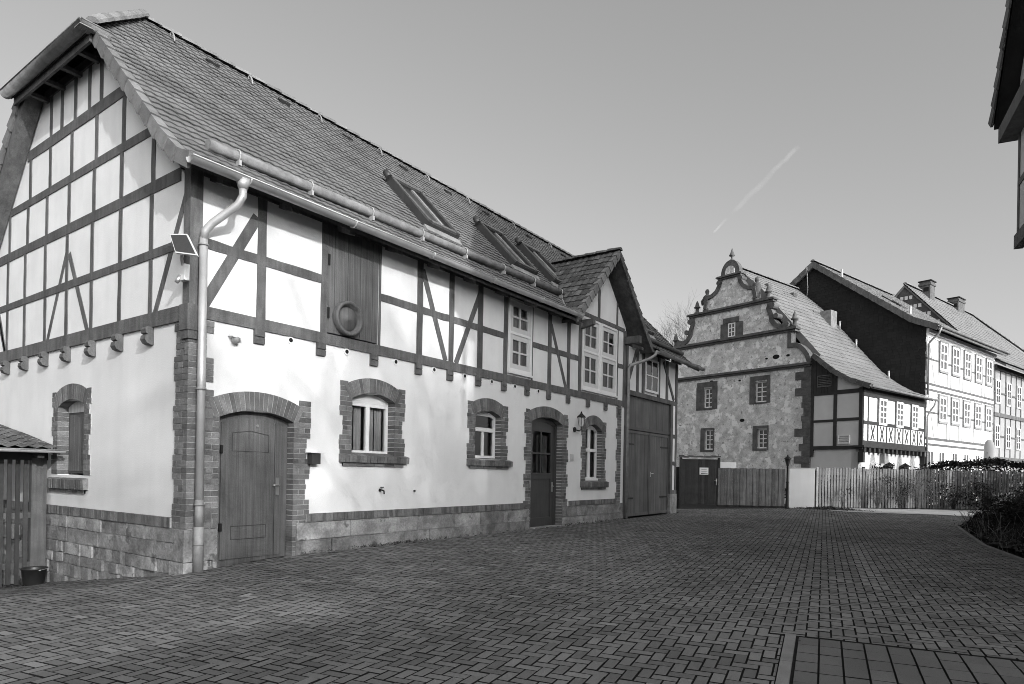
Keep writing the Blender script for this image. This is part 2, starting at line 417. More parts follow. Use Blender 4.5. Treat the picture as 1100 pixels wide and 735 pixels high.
w = MB(); FA.box(w,13.9,YE-.1,-.25,-.02,4.2,5.6); FA.box(w,17.88,18.1,-.2,0.,.85,4.07); w.build('end_bay_wall',M['plaster_up'],barn)
# --- plinth: irregular sandstone
pl = MB(); mo = MB()
def ashlar(F,a0,a1,rows,hol,dmin=.015,dmax=.05,wmin=.35,wmax=.85,bot=None):
    for (z0,z1) in rows:
        a = a0; first = True
        while a < a1-.02:
            L = random.uniform(wmin,wmax); b = min(a+L,a1)
            if a1-b < .2: b = a1
            for h in hol:
                if a < h[0] < b: b = h[0]
                if h[0] <= a < h[1]: a = None; nb = h[1]; break
            if a is None: a = nb; continue
            if b-a > .03:
                d = random.uniform(dmin,dmax); g = .006; jz = random.uniform(-.012,.012)
                q = [(a+g,z0+g+jz),(b-g,z0+g-jz),(b-g+random.uniform(-.006,.006),z1-g),(a+g+random.uniform(-.006,.006),z1-g)]
                F.prism(pl,q,-.2,d)
            a = b
random.seed(3)
for s0_,s1_ in ((1.79,8.57),(10.14,YL-.05),(.37,.44)):
    pl=MB(); ashlar(FA,s0_,s1_,[(-.3,.05),(.05,.34),(.34,.63)],[],.02,.045,.45,1.15); p=pl.build('stone_plinth',M['sand'],barn)
pl=MB()
ashlar(GA,-5.0,-.22,[(.42,.63),(.17,.42)],[],.02,.05,.3,.95)
ashlar(GA,-5.0,-.36,[(-.03,.17),(-.2,-.03)],[],.015,.06,.16,.5)
ashlar(GA,-5.0,-.36,[(-.42,-.2),(-.62,-.42),(-.85,-.62)],[],.01,.07,.14,.42)
ashlar(GA,-8.1,-5.0,[(.33,.63),(.03,.33),(-.3,.03),(-.65,-.3),(-1.3,-.65)],[],.01,.06,.3,.7)
for (z0,z1,L,W) in ((-.3,.17,.34,.3),(.17,.63,.22,.42)):        # corner blocks
    pl.box(-L,.05,-.055,W,z0+.005,z1-.006)
p = pl.build('stone_plinth',M['sand'],barn)
for h0,h1 in ((.36,.44),(1.78,8.58),(10.13,YL-.05)): mo=MB(); FA.box(mo,h0,h1,-.25,.012,-.4,.628); mo.build('plinth_mortar',M['mortar'],p)
mo=MB(); GA.box(mo,-8.1,-.3,-.25,.008,-1.3,.628); mo.build('plinth_mortar',M['mortar'],p)
# --- brick course on the plinth
b = MB(); mo = MB()
for a0,a1 in ((.36,.44),(1.99,8.36),(10.46,13.30)):
    b = MB(); mo = MB()
    brick_row(b,FA,a0,a1,.63,.775,-.1,.05,.077); FA.box(mo,a0,a1,-.1,.04,.632,.768)
    c = b.build('brick_course',M['brick'],barn); mo.build('course_mortar',M['mortar'],c)
b = MB(); mo = MB()
brick_row(b,GA,-8.1,-.36,.63,.785,-.1,.05,.077); GA.box(mo,-8.1,-.36,-.1,.04,.632,.778)
c = b.build('brick_course',M['brick'],barn); mo.build('course_mortar',M['mortar'],c)
# --- corner quoin
b = MB(); mo = MB(); n = 34; ch = (3.60-.63)/n
for k in range(n):
    z = .63+k*ch; wide = (k//4)%2 == 0
    gw = .37+(0 if wide else -.05); fw_ = .36 if wide else .25
    st = k%2 == 0
    xs = [-gw,-gw+.12,-gw+.24,.018] if st else [-gw,-gw+.245,.018]
    for i in range(len(xs)-1): b.box(xs[i]+.006,xs[i+1]-(.006 if i<len(xs)-2 else 0),-.018+random.uniform(-.003,.003),.1,z+.006,z+ch-.006)
    brick_row(b,FA,.105,fw_,z,z+ch,-.1,.018,.25 if st else .125)
    mo.box(-gw+.004,.008,-.009,.12,z,z+ch); FA.box(mo,.09,fw_-.004,-.1,.009,z,z+ch)
q = b.build('brick_quoin',M['brick'],barn); mo.build('quoin_mortar',M['mortar'],q)
b = MB(); mo = MB()
stack(b,mo,FA,13.62,.34,.26,.63,3.58,-.1,.018,-1,4); s_ = b.build('brick_quoin',M['brick'],barn); mo.build('quoin_mortar',M['mortar'],s_)
# --- openings
def opening(F,a0,a1,zb,zs,rise,th,wide,narrow,ztop,sill=None,dep=.2,phase=0,door=False):
    b = MB(); mo = MB()
    arch(b,mo,F,a0,a1,zs,rise,th,-dep,.02)
    c,zc,r = (a0+a1)/2,0,0
    stack(b,mo,F,a0,wide,narrow,zb,zs+.01,-dep,.018,-1,4,phase); stack(b,mo,F,a1,wide,narrow,zb,zs+.01,-dep,.018,1,4,phase)
    off = .10
    stack(b,mo,F,a0-off,wide-off,narrow-off+.03,zs+.01,ztop,-dep,.016,-1,4,phase); stack(b,mo,F,a1+off,wide-off,narrow-off+.03,zs+.01,ztop,-dep,.016,1,4,phase)
    s = b.build('brick_surround',M['brick'],barn); mo.build('surround_mortar',M['mortar'],s)
    if sill:
        b = MB(); mo = MB(); z0,z1,s0,s1 = sill; n = int((s1-s0)/.08)
        for i in range(n):
            a = s0+(s1-s0)*i/n; e = s0+(s1-s0)*(i+1)/n; q = random.uniform(-.006,.006)
            P = [F.p(a+.005,-.12,z0),F.p(e-.005,-.12,z0),F.p(e-.005,.085+q,z0),F.p(a+.005,.085+q,z0),F.p(a+.005,-.12,z1+.03),F.p(e-.005,-.12,z1+.03),F.p(e-.005,.095+q,z1-.035),F.p(a+.005,.095+q,z1-.035)]
            b.hexa(P)
        brick_row(b,F,s0+.07,s1-.1,z0-.07,z0-.004,-.05,.035,.25)
        F.box(mo,s0+.01,s1-.01,-.11,.07,z0+.004,z1-.05); F.box(mo,s0+.075,s1-.105,-.05,.026,z0-.066,z0+.003)
        s2 = b.build('brick_sill',M['brick'],barn); mo.build('sill_mortar',M['mortar'],s2)
    return s
random.seed(11)
opening(FA,.47,1.72,.0,2.25,.13,.29,.33,.25,2.62)
opening(FA,2.93,3.95,1.78,2.78,.125,.27,.28,.21,3.06,(1.64,1.79,2.65,4.29))
opening(FA,6.40,7.34,1.80,2.78,.115,.28,.28,.21,3.06,(1.65,1.80,6.12,7.75))
opening(FA,8.63,10.09,.0,2.80,.15,.27,.32,.24,3.09,phase=2)
opening(FA,11.39,12.35,1.30,2.75,.19,.26,.28,.21,3.05,(1.13,1.31,11.11,12.72))
opening(GA,-4.40,-3.32,1.34,2.53,.12,.27,.26,.20,2.81,(1.09,1.29,-4.75,-3.14))
# --- door 1: plain boarded stable door
def z1(a): return arch_z(a,.47,1.72,2.25,.13)
K = [.475+(1.715-.475)*i/12 for i in range(13)]
d = MB(); FA.prism(d,[(.475,.02),(1.715,.02)]+[(a,z1(a)-.004) for a in K[::-1]],-.22,-.135); fr = d.build('door_frame',M['doorpaint'],barn)
d = MB(); a0,a1 = .57,1.47
KK = [a0+(a1-a0)*i/10 for i in range(11)]
FA.prism(d,[(a0,.135),(a1,.135)]+[(a,z1(a)-.11) for a in KK[::-1]],-.134,-.118)
KK = [a1+.012+(1.63-a1-.012)*i/4 for i in range(5)]
FA.prism(d,[(a1+.012,.135),(1.63,.135)]+[(a,z1(a)-.11) for a in KK[::-1]],-.134,-.12)
dr = d.build('stable_door',M['doorpaint'],barn)
for grp_ in (((.74,.748,1.76,2.03),(.74,1.36,1.755,1.762),(1.36,1.368,1.755,2.02)),((.74,1.33,.42,.428),(.74,1.33,.62,.628),(.74,.748,.42,.628),(1.322,1.33,.42,.628))):
    d = MB()
    for (x0,x1,y0,y1) in grp_: FA.box(d,x0,x1,-.119,-.112,y0,y1)
    if grp_[0][2]>1: FA.bar(d,.74,2.03,1.05,2.075,.01,-.119,-.112); FA.bar(d,1.05,2.075,1.368,2.02,.01,-.119,-.112)
    d.build('panel_bead',M['doordark'],dr)
d = MB(); FA.box(d,1.50,1.56,-.119,-.108,1.08,1.36); FA.box(d,1.515,1.545,-.108,-.07,1.23,1.25); d.tube([FA.p(1.53,-.07,1.24),FA.p(1.42,-.065,1.24)],.011); d.build('lever_handle',M['steel'],dr)
d = MB(); d.tube([FA.p(1.16,-.125,2.16),FA.p(1.16,-.105,2.16)],.022,10); d.build('peephole_knob',M['steel'],dr)
for z in (.62,1.78): d = MB(); FA.box(d,.545,.585,-.12,-.085,z-.06,z+.06); d.build('hinge',M['iron'],dr)
# --- door 2: dark panelled door, upper glazing
def z2(a): return arch_z(a,8.63,10.09,2.80,.15)
K = [8.64+(1.44)*i/12 for i in range(13)]
d = MB(); ins = [8.74+1.24*i/12 for i in range(13)]
FA.prism(d,[(8.64,.05),(8.74,.05),(8.74,z2(8.74)-.11),(8.64,z2(8.64)-.004)],-.24,-.15); FA.prism(d,[(9.98,.05),(10.08,.05),(10.08,z2(10.08)-.004),(9.98,z2(9.98)-.11)],-.24,-.15)
FA.prism(d,[(a,z2(a)-.11) for a in ins]+[(a,z2(a)-.004) for a in K[::-1]],-.24,-.152); d.build('door_frame',M['doordark'],barn)
d = MB(); ins = [8.745+1.23*i/12 for i in range(13)]
gl = (8.90,9.83,1.50,2.58)
FA.box(d,8.745,8.90,-.23,-.165,.14,2.62); FA.box(d,9.83,9.975,-.23,-.165,.14,2.62); FA.box(d,8.90,9.83,-.23,-.167,1.36,1.50)
FA.prism(d,[(8.745,2.58),(9.975,2.58)]+[(a,z2(a)-.112) for a in ins[::-1]],-.23,-.168)
FA.box(d,8.90,9.83,-.23,-.167,.14,.36); FA.box(d,8.90,9.83,-.22,-.195,.36,1.36)
FA.box(d,8.86,9.87,-.168,-.15,1.47,1.52)
FA.box(d,9.345,9.385,-.225,-.175,1.50,2.58); FA.box(d,8.90,9.83,-.225,-.178,2.0,2.04)
dr = d.build('house_door',M['doordark'],barn)
g = MB(); g.quad(FA.p(8.9,-.2,1.5),FA.p(9.83,-.2,1.5),FA.p(9.83,-.2,2.58),FA.p(8.9,-.2,2.58)); g.build('pane',M['glass'],dr)
g = MB()
for (s0,s1) in ((8.93,9.12),(9.28,9.37),(9.39,9.50),(9.55,9.80)):
    g.quad(FA.p(s0,-.27,1.45),FA.p(s1,-.27,1.45),FA.p(s1,-.27,2.5),FA.p(s0,-.27,2.5))
g.build('curtain',M['curtain'],dr)
g = MB(); FA.box(g,9.88,9.93,-.166,-.155,1.02,1.28); g.tube([FA.p(9.905,-.16,1.17),FA.p(9.905,-.11,1.17),FA.p(9.79,-.11,1.17)],.012); g.build('lever_handle',M['steel'],dr)
b = MB(); FA.box(b,8.55,10.16,-.3,.03,-.1,.135); b.build('door_step',M['sand'],barn)
# --- ground floor windows
w2 = lambda a: arch_z(a,2.93,3.95,2.78,.125)
window(barn,FA,2.94,3.94,1.80,2.73,-.15,2,1,None,.062,.085,.07,curtain=[(3.20,3.36,1.84,2.68,'curtain'),(3.50,3.66,1.84,2.68,'curtain_dim'),(3.70,3.88,1.84,2.68,'curtain_dim')])
b = MB(); KK=[2.935+1.01*i/10 for i in range(11)]; FA.prism(b,[(a,2.732) for a in KK]+[(a,w2(a)) for a in KK[::-1]],-.22,-.155); b.build('window_head',M['white'],barn)
w3 = lambda a: arch_z(a,6.40,7.34,2.78,.115)-.004
window(barn,FA,6.41,7.33,1.81,2.86,-.14,1,1,2.47,.075,.05,.07,top=w3)
b = MB(); FA.box(b,6.84,6.92,-.2,-.148,1.88,2.43); b.build('window_mullion',M['white'],barn)
w4 = lambda a: arch_z(a,11.39,12.35,2.75,.19)-.004
window(barn,FA,11.40,12.34,1.33,2.90,-.14,2,1,2.20,.085,.14,.07,top=w4,curtain=[(11.5,11.8,1.4,2.9,'curtain_dim'),(11.95,12.25,1.4,2.9,'curtain_dim')])
b = MB(); FA.box(b,11.38,12.30,-.14,-.06,1.30,1.39); b.build('window_board',M['white'],barn)
# gable window: closed dark shutter boards under a pale head
b = MB(); GA.box(b,-4.39,-3.33,-.24,-.16,1.36,2.44)
bd = MB()
for i in range(5): GA.box(bd,-4.33+i*.2,-4.335+(i+1)*.2,-.165,-.15,1.40,2.40)
fr = b.build('shutter_frame',M['doordark'],barn); bd.build('shutter_board',M['doorpaint'],fr)
b = MB(); KK=[-4.395+1.07*i/10 for i in range(11)]; GA.prism(b,[(a,2.44) for a in KK]+[(a,arch_z(a,-4.40,-3.32,2.53,.12)) for a in KK[::-1]],-.24,-.15); b.build('shutter_head',M['curtain'],barn)
# --- timber frame, every member a mesh
def beam(F,name,args,bar=False,d0=-.08,d1=.016,m='beam'):
    b = MB()
    if bar: F.bar(b,*args,d0,d1)
    else:
        j=lambda: random.uniform(-.007,.007); a0,a1,c0,c1=args; lg=(a1-a0)>(c1-c0); n=4; P=[]; Q=[]
        for i in range(n+1):
            k=i/n
            if lg: P.append((a0+(a1-a0)*k,c0+j())); Q.append((a0+(a1-a0)*k,c1+j()))
            else: P.append((a1+j(),c0+(c1-c0)*k)); Q.append((a0+j(),c0+(c1-c0)*k))
        F.prism(b,P+Q[::-1],d0,d1)
    return b.build(name,M[m],barn)
beam(FA,'sill_beam',(.16,YL-.2,3.625,3.80),d1=.03)
beam(FA,'wall_plate',(.16,10.9,5.64,5.74),d1=.02)
for a0,a1 in ((.155,1.03),(1.18,2.22),(3.52,4.52),(4.67,5.47),(5.62,6.43),(6.60,7.40),(8.62,9.32),(9.48,10.29),(10.44,10.9)): beam(FA,'rail',(a0,a1,4.625,4.765),d1=.014)
for a0,a1 in ((1.03,1.18),(2.22,2.35),(3.505,3.56),(4.52,4.67),(5.47,5.62),(6.43,6.60),(7.40,7.55),(8.56,8.62),(9.32,9.48),(10.29,10.44)): beam(FA,'post',(a0,a1,3.80,5.64))
for a0,a1 in ((10.90,11.06),): beam(FA,'post',(a0,a1,3.80,5.95))
beam(FA,'post',(13.25,13.33,3.80,5.95)); beam(FA,'post',(13.70,13.86,3.62,6.0),d1=.03)
beam(FA,'rail',(13.33,13.70,4.80,4.93),d1=.014)
for br in ((1.02,5.33,.16,3.75,.155),(4.66,5.50,5.38,3.80,.13),(6.50,5.46,5.71,3.80,.13),(9.46,5.36,10.25,3.80,.12)): beam(FA,'brace',br,True,-.06,.011)
beam(FA,'gable_rail',(11.06,13.75,5.95,6.06),d1=.022); beam(FA,'gable_post',(11.99,12.13,6.06,7.35),d1=.014); beam(FA,'gable_post',(13.19,13.29,6.06,6.75),d1=.014)
b = MB(); b.box(-.15,.025,-.025,.155,3.60,5.70); b.build('corner_post',M['beam'],barn)
b = MB(); b.box(-.17,.06,-.06,.17,3.42,3.78); b.box(-.15,.045,-.045,.155,3.30,3.42); b.build('corner_corbel',M['beam'],barn)
xr = lambda z: (5.49-z)/1.013
def grail(z0,z1): beam(GA,'rail',(-8.1-xr(z1)+.02 if z0>5.4 else -8.1, xr(z1)-.02 if z0>5.4 else -.15, z0,z1),d1=.016)
beam(GA,'sill_beam',(-8.1,-.15,3.57,3.785),d1=.035)
grail(4.60,4.735); grail(5.58,5.755); grail(6.47,6.61); grail(7.35,7.54)
beam(GA,'collar_beam',(-5.24,-2.84,8.27,8.42),d1=.03)
for z0,z1,xs in ((3.785,4.60,(-1.12,-2.12,-3.14,-4.14,-5.1,-6.1,-7.02)),(4.735,5.58,(-1.12,-2.12,-3.14,-4.15,-5.12,-6.1,-7.02)),(5.755,6.47,(-1.09,-2.11,-3.1,-4.1,-5.08,-6.0,-6.95)),
                 (6.61,7.35,(-2.06,-3.04,-4.02,-4.96,-5.9)),(7.54,8.27,(-2.89,-3.34,-3.9,-4.47,-4.95))):
    for x in xs: beam(GA,'post',(x-.055,x+.055,z0,z1),d1=.013+random.uniform(-.002,.002))
for br in ((-4.17,5.26,-4.97,3.78,.10),(-4.06,5.22,-3.28,3.78,.12),(-7.47,4.55,-7.10,3.78,.10),(-.10,5.40,-.97,3.78,.115),(-7.95,5.4,-7.14,3.78,.11)): beam(GA,'brace',br,True,-.06,.009)
# --- corbels
pc = [(0,3.625),(.085,3.625),(.095,3.55),(.07,3.53),(.10,3.51),(.105,3.45),(.08,3.41),(.0,3.39)]
def corbel(F,a,w,prof):
    b = MB(); n = len(prof)
    vs = [F.p(a-w/2,d,z) for d,z in prof]+[F.p(a+w/2,d,z) for d,z in prof]
    fs = [tuple(range(n))[::-1],tuple(range(n,2*n))]+[(i,i+n,(i+1)%n+n,(i+1)%n)[::-1] for i in range(n)]
    return b.add(vs,fs).build('corbel',M['beam'],barn)
for a in (1.07,2.22,3.40,4.56,5.50,6.45,7.41,8.37,9.36,10.34,11.45,12.53,13.45): corbel(FA,a,.17,[(0,3.625),(.05,3.625),(.055,3.52),(.035,3.51),(.055,3.50),(.05,3.41),(0,3.40)])
pg = [(0,3.57),(.10,3.57),(.125,3.53),(.115,3.475),(.085,3.46),(.12,3.44),(.13,3.38),(.10,3.33),(.05,3.31),(0,3.31)]
for x in (-1.07,-2.04,-3.01,-4.0,-4.98,-5.94,-6.9,-7.8): corbel(GA,x,.15,pg)
# --- vent holes
for y in (1.64,2.78,3.96,5.03,6.0,6.96,7.87,8.89):
    b = MB(); b.tube([(-.02,y,3.565),(.018,y,3.565)],.06,14); v = b.build('vent_ring',M['white'],barn)
    b = MB(); b.tube([(.0,y,3.565),(.022,y,3.565)],.036,12); b.build('vent_hole',M['black'],v)
# --- loft hatch with its round hub
b = MB()
for i in range(8): FA.box(b,2.36+.1425*i,2.36+.1425*(i+1)-.006,-.1,.004+.004*(i%2),3.83,5.64)
h = b.build('loft_hatch',M['doorpaint'],barn)
b = MB(); FA.box(b,2.36,3.50,-.2,-.11,3.73,5.65); b.build('hatch_frame',M['beam'],h)
b = MB(); F_ = [(0,.30),(.11,.30),(.125,.275),(.11,.24),(.02,.23),(.02,.205),(.06,.19),(.055,.06),(.075,.05),(.078,0)]
vs=[];fs=[];n=24
for d_,r_ in F_:
    for k in range(n): vs.append((.006+d_,2.76+r_*math.cos(2*math.pi*k/n),4.13+r_*math.sin(2*math.pi*k/n)))
for i in range(len(F_)-1):
    for k in range(n): fs.append((i*n+k,i*n+(k+1)%n,(i+1)*n+(k+1)%n,(i+1)*n+k))
b.add(vs,fs,True).build('pulley_disc',M['doorpaint'],h)
for z in (4.16,5.06): b = MB(); FA.box(b,2.345,2.385,.004,.03,z-.09,z+.09); b.build('hinge',M['iron'],h)
# --- upper windows
def tallwin(a0,a1,z0,z1,name='casement_window',broken=False):
    w = MB(); FA.box(w,a0,a1,-.12,-.01,z0,z0+.03)
    c = MB(); f=.055
    FA.box(c,a0,a0+f,-.1,.035,z0,z1); FA.box(c,a1-f,a1,-.1,.035,z0,z1); FA.box(c,a0+f,a1-f,-.1,.034,z1-f,z1); FA.box(c,a0+f,a1-f,-.1,.034,z0,z0+.10)
    FA.box(c,a0-.02,a1+.02,.0,.06,z0-.03,z0+.02)
    o = c.build(name,M['white'],barn)
    zt = z0+(z1-z0)*.535
    for (b0,b1) in ((z0+.10,zt-.03),(zt+.03,z1-f)):
        window(o,FA,a0+f+.005,a1-f-.005,b0,b1,.012,2,2,None,.12,.05,.06,m='frame',name='sash',glass='glass',curtain=[(a0+.2,a1-.2,b0+.1,b0+(b1-b0)*.92,'curtain_dim')])
    r = MB(); FA.box(r,a0+f,a1-f,-.05,.03,zt-.03,zt+.03); r.build('transom',M['white'],o)
    return o
tallwin(7.58,8.55,3.88,5.64); tallwin(11.08,12.10,3.88,5.92); tallwin(12.17,13.22,3.88,5.92)
# --- end bay with the garage
beam(FA,'sill_beam',(13.95,YE,4.06,4.21),d1=.02)
for a0,a1,z0,z1 in ((13.93,14.05,4.21,5.6),(14.72,14.86,4.21,5.6),(15.16,15.32,4.21,5.6),(16.44,16.62,4.21,5.6),(17.2,17.36,4.21,5.6),(18.1,18.25,.85,5.6),(17.66,17.86,.30,4.06)): beam(FA,'post',(a0,a1,z0,z1),d1=.018)
for br in ((14.7,5.55,14.0,4.25,.12),(16.95,5.5,17.95,4.25,.12)): beam(FA,'brace',br,True,-.06,.012)
for z in (1.95,2.93): beam(FA,'rail',(17.86,18.1,z-.07,z+.07),d1=.014)
window(barn,FA,15.33,16.42,4.30,5.42,.045,2,2,None,.07,.05,.04,'glassd',name='casement_window')
b = MB()
for i in range(13): FA.box(b,13.98+.283*i,13.98+.283*(i+1)-.005,-.15,-.06+.004*(i%2),3.06,4.05)
b.build('board_panel',M['garage'],barn)
b = MB(); FA.box(b,13.95,17.66,-.2,-.03,2.97,3.06); FA.box(b,13.95,14.04,-.2,-.03,.1,2.97); b.build('gate_frame',M['doordark'],barn)
for (a0,a1) in ((14.05,15.94),(15.97,17.64)):
    b = MB()
    n = 11
    for i in range(n): FA.box(b,a0+(a1-a0)*i/n,a0+(a1-a0)*(i+1)/n-.004,-.14,-.075+.003*(i%2),.17,2.95)
    d = b.build('garage_door',M['garage'],barn)
    b = MB(); q=.10
    for (x0,x1,zz0,zz1) in ((a0,a0+.06,.17,2.95),(a1-.06,a1,.17,2.95),(a0+.06,a1-.06,2.86,2.95),(a0+.06,a1-.06,.17,.27)): FA.box(b,x0+.004,x1-.004,-.08,-.052,zz0,zz1)
    b.build('door_rail',M['garage'],d)
    b = MB()
    for z in (.75,2.5): FA.box(b,(a0+.03) if a0<15 else a1-.7,(a0+.7) if a0<15 else a1-.03,-.072,-.06,z-.025,z+.025)
    b.build('strap_hinge',M['iron'],d)
b = MB(); FA.box(b,16.03,16.08,-.06,-.04,1.45,1.62); b.tube([FA.p(16.055,-.05,1.56),FA.p(16.055,0,1.56),FA.p(16.19,0,1.56)],.014); b.build('lever_handle',M['steel'],d)
b = MB(); FA.box(b,17.66,18.28,-.3,.04,-.1,.84); b.build('stone_foot',M['sand'],barn)
b = MB(); mo2=MB(); brick_row(b,FA,17.87,18.27,.84,.98,-.1,.03,.077); b.build('brick_course',M['brick'],barn)
# --- roof of the long range
prof = [(.50,5.60),(.15,5.76),(-.35,6.21),(XR,10.02)]
mpR = lambda a,e,z: (a,e,z)
hip0,hipz = -.33,8.42
DY,DZ,DX = 12.5,8.05,.42                  # cross-gable ridge: y, z, verge x
def limA(z,a):
    lo = -.30 if z < hipz else -.30+(z-hipz)/(10.02-hipz)*1.5
    hi = DY-(DZ-z) if z < DZ else 19.2
    return (lo, max(lo,hi) if z < DZ else hi)
random.seed(5)
t = MB(); tile_roof(t,prof,-.30,19.2,.19,.175,mpR,limA,lift=.029,wave=.013,thick=.016,jit=.0025); ro = t.build('roof',M['tile'],barn)
t = MB(); fz=(DZ-.02-prof[2][1])/(prof[3][1]-prof[2][1]); pt_=(prof[2][0]+(prof[3][0]-prof[2][0])*fz,DZ-.02)
tile_roof(t,prof[:3]+[pt_],DY,19.2,.19,.175,mpR,lambda z,a:(DY+max(0,DZ-z),19.2),lift=.029,wave=.013,thick=.016,jit=.0025); t.build('roof_tiles',M['tile_old'],ro)
zc_=8.2; xc_=-.35-(zc_-6.17)/(9.98-6.17)*(XR*-1-.35)
t = MB(); slab_roof(t,[(.45,5.56),(.15,5.72),(-.35,6.17)],-.25,10.02,mpR,.07); t.build('roof_boarding',M['beam'],ro)
t = MB(); slab_roof(t,[(.45,5.56),(.15,5.72),(-.35,6.17)],14.98,18.9,mpR,.07); t.build('roof_boarding',M['beam'],ro)
t = MB(); slab_roof(t,[(-.352,6.172),(xc_,zc_)],-.25,18.9,mpR,.07); t.build('roof_boarding',M['beam'],ro)
t = MB(); slab_roof(t,[(xc_,zc_),(XR,9.98)],1.3,18.9,mpR,.09); t.build('roof_boarding',M['beam'],ro)
profL = [(2*XR-a,z) for a,z in prof]
t = MB(); tile_roof(t,profL,-.30,19.2,.3,.345,mpR,lambda z,a:((-.30 if z<hipz else -.30+(z-hipz)/1.6*1.5),19.2),cols=3); t.build('roof_tiles',M['tile'],ro)
t = MB(); slab_roof(t,[(2*XR-.45,5.56),(2*XR-.15,5.72),(2*XR+.35,6.17),(2*XR-xc_,zc_)],-.25,18.9,mpR,.09); t.build('roof_boarding',M['beam'],ro)
t = MB(); slab_roof(t,[(2*XR-xc_,zc_),(XR,9.98)],1.3,18.9,mpR,.09); t.build('roof_boarding',M['beam'],ro)
profH = [(-.42,8.38),(1.2,10.02)]; hx = lambda z: (5.85+.03-z)/SL
t = MB(); tile_roof(t,profH,-5.7,-2.35,.215,.345,lambda a,e,z:(e,a,z),lambda z,a:(2*XR-hx(z)-.12,hx(z)+.12)); t.build('hip_tiles',M['tile'],ro)
t = MB(); t.add([(-5.70,-.40,8.33),(-2.40,-.40,8.33),(XR,1.2,9.9),(-5.70,-.40,8.27),(-2.40,-.40,8.27),(XR,1.2,9.8)],[(0,1,2),(5,4,3),(0,3,4,1)]); t.build('hip_boarding',M['beam'],ro)
t = MB(); ridge_tiles(t,(XR,1.05,9.99),(XR,18.9,10.0),.135,.38); ridge_tiles(t,(-2.42,-.33,8.47),(XR,1.15,10.08),.11,.34); ridge_tiles(t,(2*XR+2.42,-.33,8.47),(XR,1.15,10.08),.11,.34); t.build('ridge_tiles',M['verge'],ro)
# verge tiles: stepped clay hoods along the gable edge
def verge(mb,P0,P1,dn,drop=.16,L=.34,w=.13):
    a=Vector(P0);b_=Vector(P1);d=b_-a;T=d.length;d.normalize();n=max(1,int(round(T/L)));st=T/n
    up=Vector(dn).cross(d); up = up if up.z>0 else -up
    dn=Vector(dn)
    for i in range(n):
        p0=a+d*(i*st-.03); p1=a+d*((i+1)*st+.0); l0=.06+random.uniform(-.004,.004); l1=.034; oo=.022
        vs=[p0+up*l0+dn*oo,p1+up*l1,p1+up*l1-dn*w,p0+up*l0-dn*w,p0-up*(drop)+dn*oo,p1-up*(drop-.02),p1-up*(drop-.02)-dn*.02,p0-up*(drop)-dn*.02]
        mb.add(vs,[(0,1,2,3),(0,4,5,1),(4,7,6,5),(0,3,7,4),(1,5,6,2)])
t = MB(); tv=[MB(),MB()]
for i in range(len(prof)-1):
    a_,b_=prof[i],prof[i+1]
    if b_[1]>8.4: f=(8.42-a_[1])/(b_[1]-a_[1]); b_=(a_[0]+(b_[0]-a_[0])*f,8.42)
    verge(t,(a_[0],-.31,a_[1]),(b_[0],-.31,b_[1]),(0,-1,0))
    verge(tv[0],(2*XR-a_[0],-.31,a_[1]),(2*XR-b_[0],-.31,b_[1]),(0,-1,0))
    a_,b_=prof[i],prof[i+1]; verge(tv[1],(a_[0],19.21,a_[1]),(b_[0],19.21,b_[1]),(0,1,0))
for t in [t]+tv: t.build('verge_tiles',M['verge'],ro)
t = MB()    # left bargeboard soffit and hip rafters
t.hexa([(-8.15,-.29,5.42),(-7.95,-.29,5.42),(-7.95,-.02,5.42),(-8.15,-.02,5.42),(-5.55,-.29,8.28),(-5.3,-.29,8.28),(-5.3,-.02,8.28),(-5.55,-.02,8.28)])
t.build('barge_board',M['beam'],ro)
for x in (-5.1,-4.4,-3.7,-3.0):
    t = MB(); t.box(x-.045,x+.045,-.32,.05,8.20,8.27); t.build('rafter_tail',M['beam'],ro)
for y in [.32+1.13*i for i in range(10)]+[14.4,15.5,16.6,17.7]:
    t = MB(); t.hexa([(.0,y-.06,5.60),(.34,y-.06,5.47),(.34,y+.06,5.47),(.0,y+.06,5.60),(.0,y-.06,5.70),(.34,y-.06,5.56),(.34,y+.06,5.56),(.0,y+.06,5.70)]); t.build('rafter_tail',M['wood_pale'] if y>-1 and int(y*7)%3==0 else M['beam'],ro)
# --- gutters
def gutter(mb,a,b_,r=.085,up=(0,0,1),n=9):
    a=Vector(a);b_=Vector(b_);d=(b_-a).normalized();s=d.cross(Vector(up)).normalized()
    vs=[]
    for rr in (r,r-.008):
        for p in (a,b_):
            for k in range(n):
                t=math.pi+math.pi*k/(n-1); vs.append(p+s*math.cos(t)*rr+Vector((0,0,1))*math.sin(t)*rr)
    fs=[]
    for k in range(n-1): fs+= [(k,k+1,n+k+1,n+k),(2*n+k,3*n+k,3*n+k+1,2*n+k+1)]
    fs+=[tuple(range(n)),tuple(range(n,2*n))[::-1]]
    mb.add(vs,fs,True)
    side=s*r
    for sg in (1,-1): mb.tube([a+side*sg,b_+side*sg],.011,6)
g = MB(); gutter(g,(.575,-.34,5.56),(.575,10.0,5.66)); go=g.build('gutter',M['zinc'],barn)
for y in [.5+1.9*i for i in range(6)]:
    g=MB(); zz=5.56+.0097*(y+.34); n=8
    g.tube([(.575+.092*math.cos(math.pi+math.pi*k/n),y,zz+.092*math.sin(math.pi+math.pi*k/n)) for k in range(n+1)],.012,5); g.build('gutter_bracket',M['zinc'],go)
g = MB(); gutter(g,(.60,15.0,5.52),(.60,19.3,5.54)); g.build('gutter',M['zinc_dull'],barn)
g = MB(); gutter(g,(-5.74,-.47,8.36),(-2.30,-.47,8.36),.10); gutter(g,(-2.37,-.55,8.36),(-2.37,-.12,8.36),.095); g.box(-2.47,-2.27,-.57,-.37,8.265,8.28); ho=g.build('hip_gutter',M['log'],barn)
